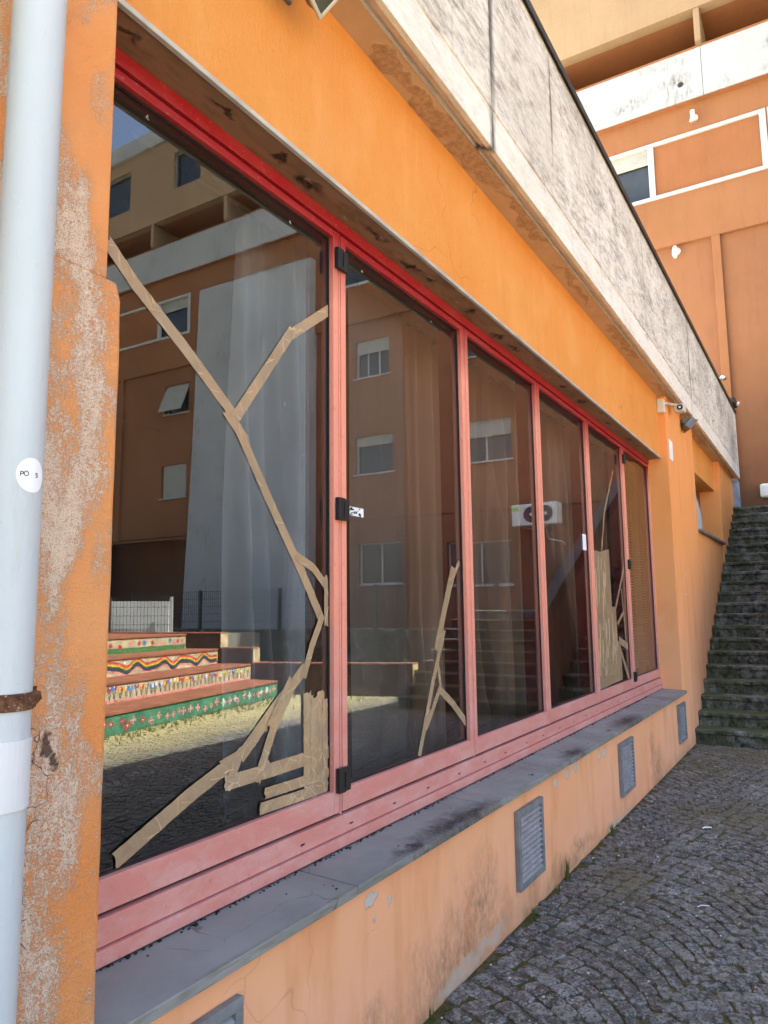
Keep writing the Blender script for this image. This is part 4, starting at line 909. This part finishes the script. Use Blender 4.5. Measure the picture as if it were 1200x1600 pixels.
b = MB(); b.prism_xz([(10.4, -1.6), (15.598, -1.6), (15.598, -.3), (12.7, -.3)], -2.54, .015); b.build('stair_base', M['stone'], S2)

# ------------------------------------------------------------------ raised ground, retaining wall, fences
b = MB(); b.prism([(13.0, -22), (15.598, -22), (15.598, -2.56), (13.0, -2.56)], -1.6, -.475)
tag(b.build('upper_ground', M['upper']), kind='structure')
t = thing('retaining_wall', (12.9, -5, -1.55), 'dark stained retaining wall below the long mesh fence', 'retaining wall')
b = MB(); b.box(12.80, 12.998, -12.0, -2.0, -1.6, -.43); b.build('wall_face', mossy_stone('stained_retaining_wall', .9), t, .01)
def mesh_fence(label, p0, dr, length, z0, z1, step, wire, postm, posts, endpost=None):
    d = Vector((dr[0], dr[1], 0)).normalized(); nv = Vector((d.y, -d.x, 0)); p0 = Vector((p0[0], p0[1], 0)); up_ = Vector((0, 0, 1))
    t = thing('mesh_fence', (p0.x, p0.y, z0), label, 'fence'); ys = [0]+posts+[length]; zc = (z0+z1)/2; hz = (z1-z0)/2
    for a, c in zip(ys, ys[1:]):
        b = MB(); n = int((c-a)/step)
        for i in range(1, n): b.obox(p0+d*(a+(c-a)*i/n)+up_*zc, d, nv, up_, .0035, .0035, hz)
        k = int((z1-z0)/.16)
        for j in range(k+1): b.obox(p0+d*((a+c)/2)+nv*.0075+up_*(z0+(z1-z0)*j/k), d, nv, up_, (c-a)/2, .0035, .005)
        b.build('mesh_panel', wire, t)
    for i, p in enumerate(ys):
        b = MB(); b.obox(p0+d*p+up_*(zc-.02), d, nv, up_, .03, .03, hz+.05); b.build('post', endpost if (endpost and i == 0) else postm, t, .004)
mesh_fence('long dark mesh fence standing on the stained retaining wall', (12.9, -2.0), (0, -1), 10, -.42, .46, .065, M['wire'], M['wire'], [2.6, 5.1, 7.6])
mesh_fence('sunlit mesh fence behind the top painted bench, ending in a pale post', (11.3, -8.85), (-.52, -.86), 5.2, -.47, .28, .07, M['wire'], M['wire'], [1.3, 3.0], M['whitepaint'])
b = MB(); d = Vector((-.52, -.86, 0)).normalized(); b.obox(Vector((11.42, -9.06, -.13))+d*3, d, Vector((d.y, -d.x, 0)), Vector((0, 0, 1)), 3.0, .05, .35); tag(b.build('low_wall', M['palewall']), 'low pale wall in the sun behind the short mesh fence', 'wall')

# ------------------------------------------------------------------ painted amphitheatre benches
A = thing('painted_bench_steps', (8, -6, -1.55), 'four tiers of brick red bench steps with painted flower and rainbow risers', 'bench steps')
sl_ = -.187
def yrow(k, x): return -5.35-.70*k+sl_*(x-10.8)
def xw(y): return 10.75+.29*(y+5.9)
XL = 2.0
tops = [-1.27, -.99, -.71, -.43]
for k in range(4):
    yb = yrow(k, 10.8); xr = xw(yb); 
    if k == 0: xr = 10.66
    b = MB(); t_ = tops[k]; y_l = yrow(k, XL); y_r = yrow(k, xr)
    yb2 = yrow(k+1, 10.8) if k < 3 else -9.0
    back_l = yrow(k+1, XL)-.05 if k < 3 else -9.0; back_r = yrow(k+1, xr)-.05 if k < 3 else -9.0
    b.prism([(XL, back_l), (xr, back_r), (xr, y_r), (XL, y_l)], -1.6, t_-.035, 0)
    b.prism([(XL, back_l), (xr, back_r), (xr+.0, y_r+.02), (XL, y_l+.02)], t_-.033, t_, 1)
    rowo = b.build('seat_row', [M['greenr'] if k == 0 else M['cream'], M['tread']], A, .004)
    # painted motifs, thin raised paint on the riser
    L = math.hypot(1, sl_); e = Vector((1/L, sl_/L, 0)); nn = Vector((-e.y, e.x, 0)); zb = t_-.28
    def P(s_, h, o_=.0025): return Vector((XL, y_l, 0))+e*s_+nn*o_+Vector((0, 0, zb+h))
    length = (xr-XL)*L
    mb = MB(); mats = [M[q] for q in ('p_red', 'p_yel', 'p_blue', 'p_white', 'p_navy', 'p_or', 'p_green', 'p_pink')]
    def disc(s_, h, r_, mi, o_=.003, n=8, sq=1.0):
        mb.add([P(s_+r_*math.cos(2*math.pi*q/n), h+r_*sq*math.sin(2*math.pi*q/n), o_) for q in range(n)], [tuple(range(n))[::-1]], mi)
    def band(f0, th, mi, o_=.003, s0=0, s1=None):
        s1 = s1 or length-.03; n = int((s1-s0)/.05); pts = [s0+(s1-s0)*q/n for q in range(n+1)]
        mb.add([P(q, f0(q), o_) for q in pts]+[P(q, f0(q)+th, o_) for q in pts], [(q, n+1+q, n+2+q, q+1) for q in range(n)], mi)
    rr_ = random.Random(k+11); s_ = .1
    if k == 0:
        while s_ < length-.1:
            h = .10+rr_.uniform(-.03, .06); c_ = rr_.choice((7, 7, 7, 3, 0)); r_ = rr_.uniform(.028, .044)
            for q in range(4): a = q*math.pi/2; disc(s_+r_*math.cos(a), h+r_*math.sin(a), r_*.62, c_)
            disc(s_, h, r_*.4, 3, .0036); s_ += rr_.uniform(.09, .2)
    if k == 1:
        band(lambda q: 0.0, .035, 7)
        while s_ < length-.08:
            c_ = rr_.choice((1, 1, 2, 0, 2, 1)); h = .17+rr_.uniform(-.02, .03)
            for q in (-1, 0, 1):
                d = .03*q; mb.add([P(s_+d*.2-.003, .045), P(s_+d*.2+.003, .045), P(s_+d+.004, h-.01), P(s_+d-.004, h-.01)], [(0, 3, 2, 1)], 4)
            disc(s_-.02, h, .032, c_, sq=1.2); disc(s_+.026, h+.008, .028, rr_.choice((c_, 3, 2, 0)), .0034, sq=1.3); disc(s_, h+.02, .014, 3, .0038); s_ += rr_.uniform(.08, .15)
    if k == 2:
        f = lambda q: .085+.045*math.sin(q*2*math.pi/.62)+.02*math.sin(q*2*math.pi/.37+1)
        for th0, mi in ((-.055, 7), (-.03, 4), (.0, 4), (.03, 6), (.045, 1), (.065, 5), (.085, 0)): band(lambda q, th0=th0: f(q)+th0, .028, mi, .003+.0003*abs(th0*20))
        while s_ < length-.08:
            disc(s_, .19+rr_.uniform(-.03, .02), .022, rr_.choice((3, 1, 3))); s_ += rr_.uniform(.15, .4)
    if k == 3:
        band(lambda q: .0, .07, 6); band(lambda q: .06+.02*mnoise.noise((q*6, 1, 1)), .03, 6, .0034)
        while s_ < length-.08:
            c_ = rr_.choice((7, 7, 0, 2, 3)); h = .13+rr_.uniform(-.02, .07)
            mb.add([P(s_-.004, .05), P(s_+.004, .05), P(s_+.004, h), P(s_-.004, h)], [(0, 3, 2, 1)], 6)
            for q in range(5): a = q*1.257; disc(s_+.026*math.cos(a), h+.026*math.sin(a), .02, c_, .0036)
            s_ += rr_.uniform(.09, .26)
        disc(length-.25, .16, .04, 0, .004)
    mb.build('painted_motifs', mats, rowo)
# side wall, stepping down with the tiers
segs = [(-9.0, yrow(2, 10.5)+.03, -.405, -.43), (yrow(2, 10.5)+.03, yrow(1, 10.7)+.03, -.685, 0), (yrow(1, 10.7)+.03, -3.0, -.965, 0)]
for ya, yb, zt, _ in segs:
    b = MB(); dx, dy = .29, 1.; 
    def pt(y, o_): return (xw(y)+o_+.004, y)
    b.prism([pt(ya, 0), pt(ya, .2), pt(yb, .2), pt(yb, 0)], -1.6, zt-.03, 0)
    b.prism([pt(ya, -.012), pt(ya, .212), (pt(yb, .212)[0], yb+.012), (pt(yb, -.012)[0], yb+.012)], zt-.029, zt, 1)
    q = b.build('side_wall', [M['seatdark'], M['tread']], A, .004)
    b = MB(); b.prism([pt(yb, 0.0), pt(yb, .2), (pt(yb, .2)[0], yb+.012), (pt(yb, 0)[0], yb+.012)], -1.6 if zt < -.9 else zt-.30, zt-.03, 0); b.build('end_face', M['seatend'], q)
# ground raised behind the benches
b = MB(); b.prism([(XL, -22), (12.78, -22), (12.78, -7.6), (10.6, -7.6), (10.3, -9.01), (XL, -9.01)], -1.6, -.48); tag(b.build('bank', M['upper']), kind='structure')

# ------------------------------------------------------------------ weeds and grass
def tuft(b, x, y, z, n, h, r_, seed):
    q = random.Random(seed)
    for i in range(n):
        a = q.uniform(0, 6.28); hh = h*q.uniform(.4, 1); d = r_*q.uniform(.2, 1); w_ = q.uniform(.0012, .003)*(1+h*4); bx, by = x+q.uniform(-r_, r_)*.3, y+q.uniform(-r_, r_)*.3
        ex, ey = bx+d*math.cos(a), by+d*math.sin(a); px, py = -math.sin(a)*w_, math.cos(a)*w_
        ey = min(ey, 1.44) if y > 1 else ey
        b.add([(bx-px, by-py, z), (bx+px, by+py, z), ((bx+ex)/2+px*.8, (by+ey)/2+py*.8, z+hh*.65), ((bx+ex)/2-px*.8, (by+ey)/2-py*.8, z+hh*.65), (ex, ey, z+hh)], [(0, 1, 2, 3), (3, 2, 4)])
wl = [('tall thin weed growing at the wall foot beside the second vent grille', 4.33, 1.42, .15), ('small weed at the wall foot between the second and third vent grilles, nearer the second', 3.75, 1.41, .07), ('tiny weed by a crack at the wall foot before the third vent grille', 5.35, 1.42, .09), ('low dry weed at the wall foot in the near corner of the paving', 2.62, 1.40, .10)]
for i, (lab, x, y, h) in enumerate(wl):
    b = MB(); tuft(b, x, y, -1.56, 16, h, .03, i); 
    for q in range(5): tuft(b, x+rng.uniform(-.15, .15), y, -1.56, 6, h*.3, .02, 20+i*5+q)
    tag(b.build('weed', M['weed']), lab, 'weed', 'weeds along the foot of the wall')
b = MB(); q = random.Random(5)
for i in range(150): tuft(b, q.uniform(2.0, 12), q.uniform(-1.5, 1.2), -1.565, 5, .014, .018, 100+i)
for i in range(700):
    x = q.uniform(3.5, 11.5); y = yrow(0, x)+.02+abs(q.gauss(0, .25)); tuft(b, x, y, -1.575, 7, q.uniform(.03, .11), .04, 500+i)
for i in range(60): tuft(b, q.uniform(9.0, 11.4), q.uniform(-5, -3.4), -1.575, 7, q.uniform(.05, .16), .04, 1500+i)
tag(b.build('grass', M['grassm']), 'short dry grass in the joints and along the foot of the painted benches', 'grass', kind='stuff')
b = MB()
for i in range(420):
    x = q.uniform(1.5, 9.1); y = q.uniform(-1.5, 1.4); s = q.uniform(.002, .005); b.box(x-s, x+s*1.4, y-s, y+s, -1.549, -1.549+s)
tag(b.build('litter_grit', M['bezel']), 'pale grit and tiny scraps scattered on the paving', 'grit', kind='stuff')
for px, py, L_ in ((1098, 1294, .05), (1090, 1417, .04)):
    d = fw+r2*((px-600)/F_PX)-u2*((py-800)/F_PX); p = d*(-1.545/d.z)
    b = MB(); b.tube([p, p+Vector((.02, -.015, .004)), p+Vector((.045, -.05, 0))], .005 if px > 1095 else .002, 6); tag(b.build('paper_scrap', M['paper']), 'small pale lump of litter on the setts near the third vent grille' if py < 1300 else 'thin curled pale thread of litter on the nearer setts', 'scrap')
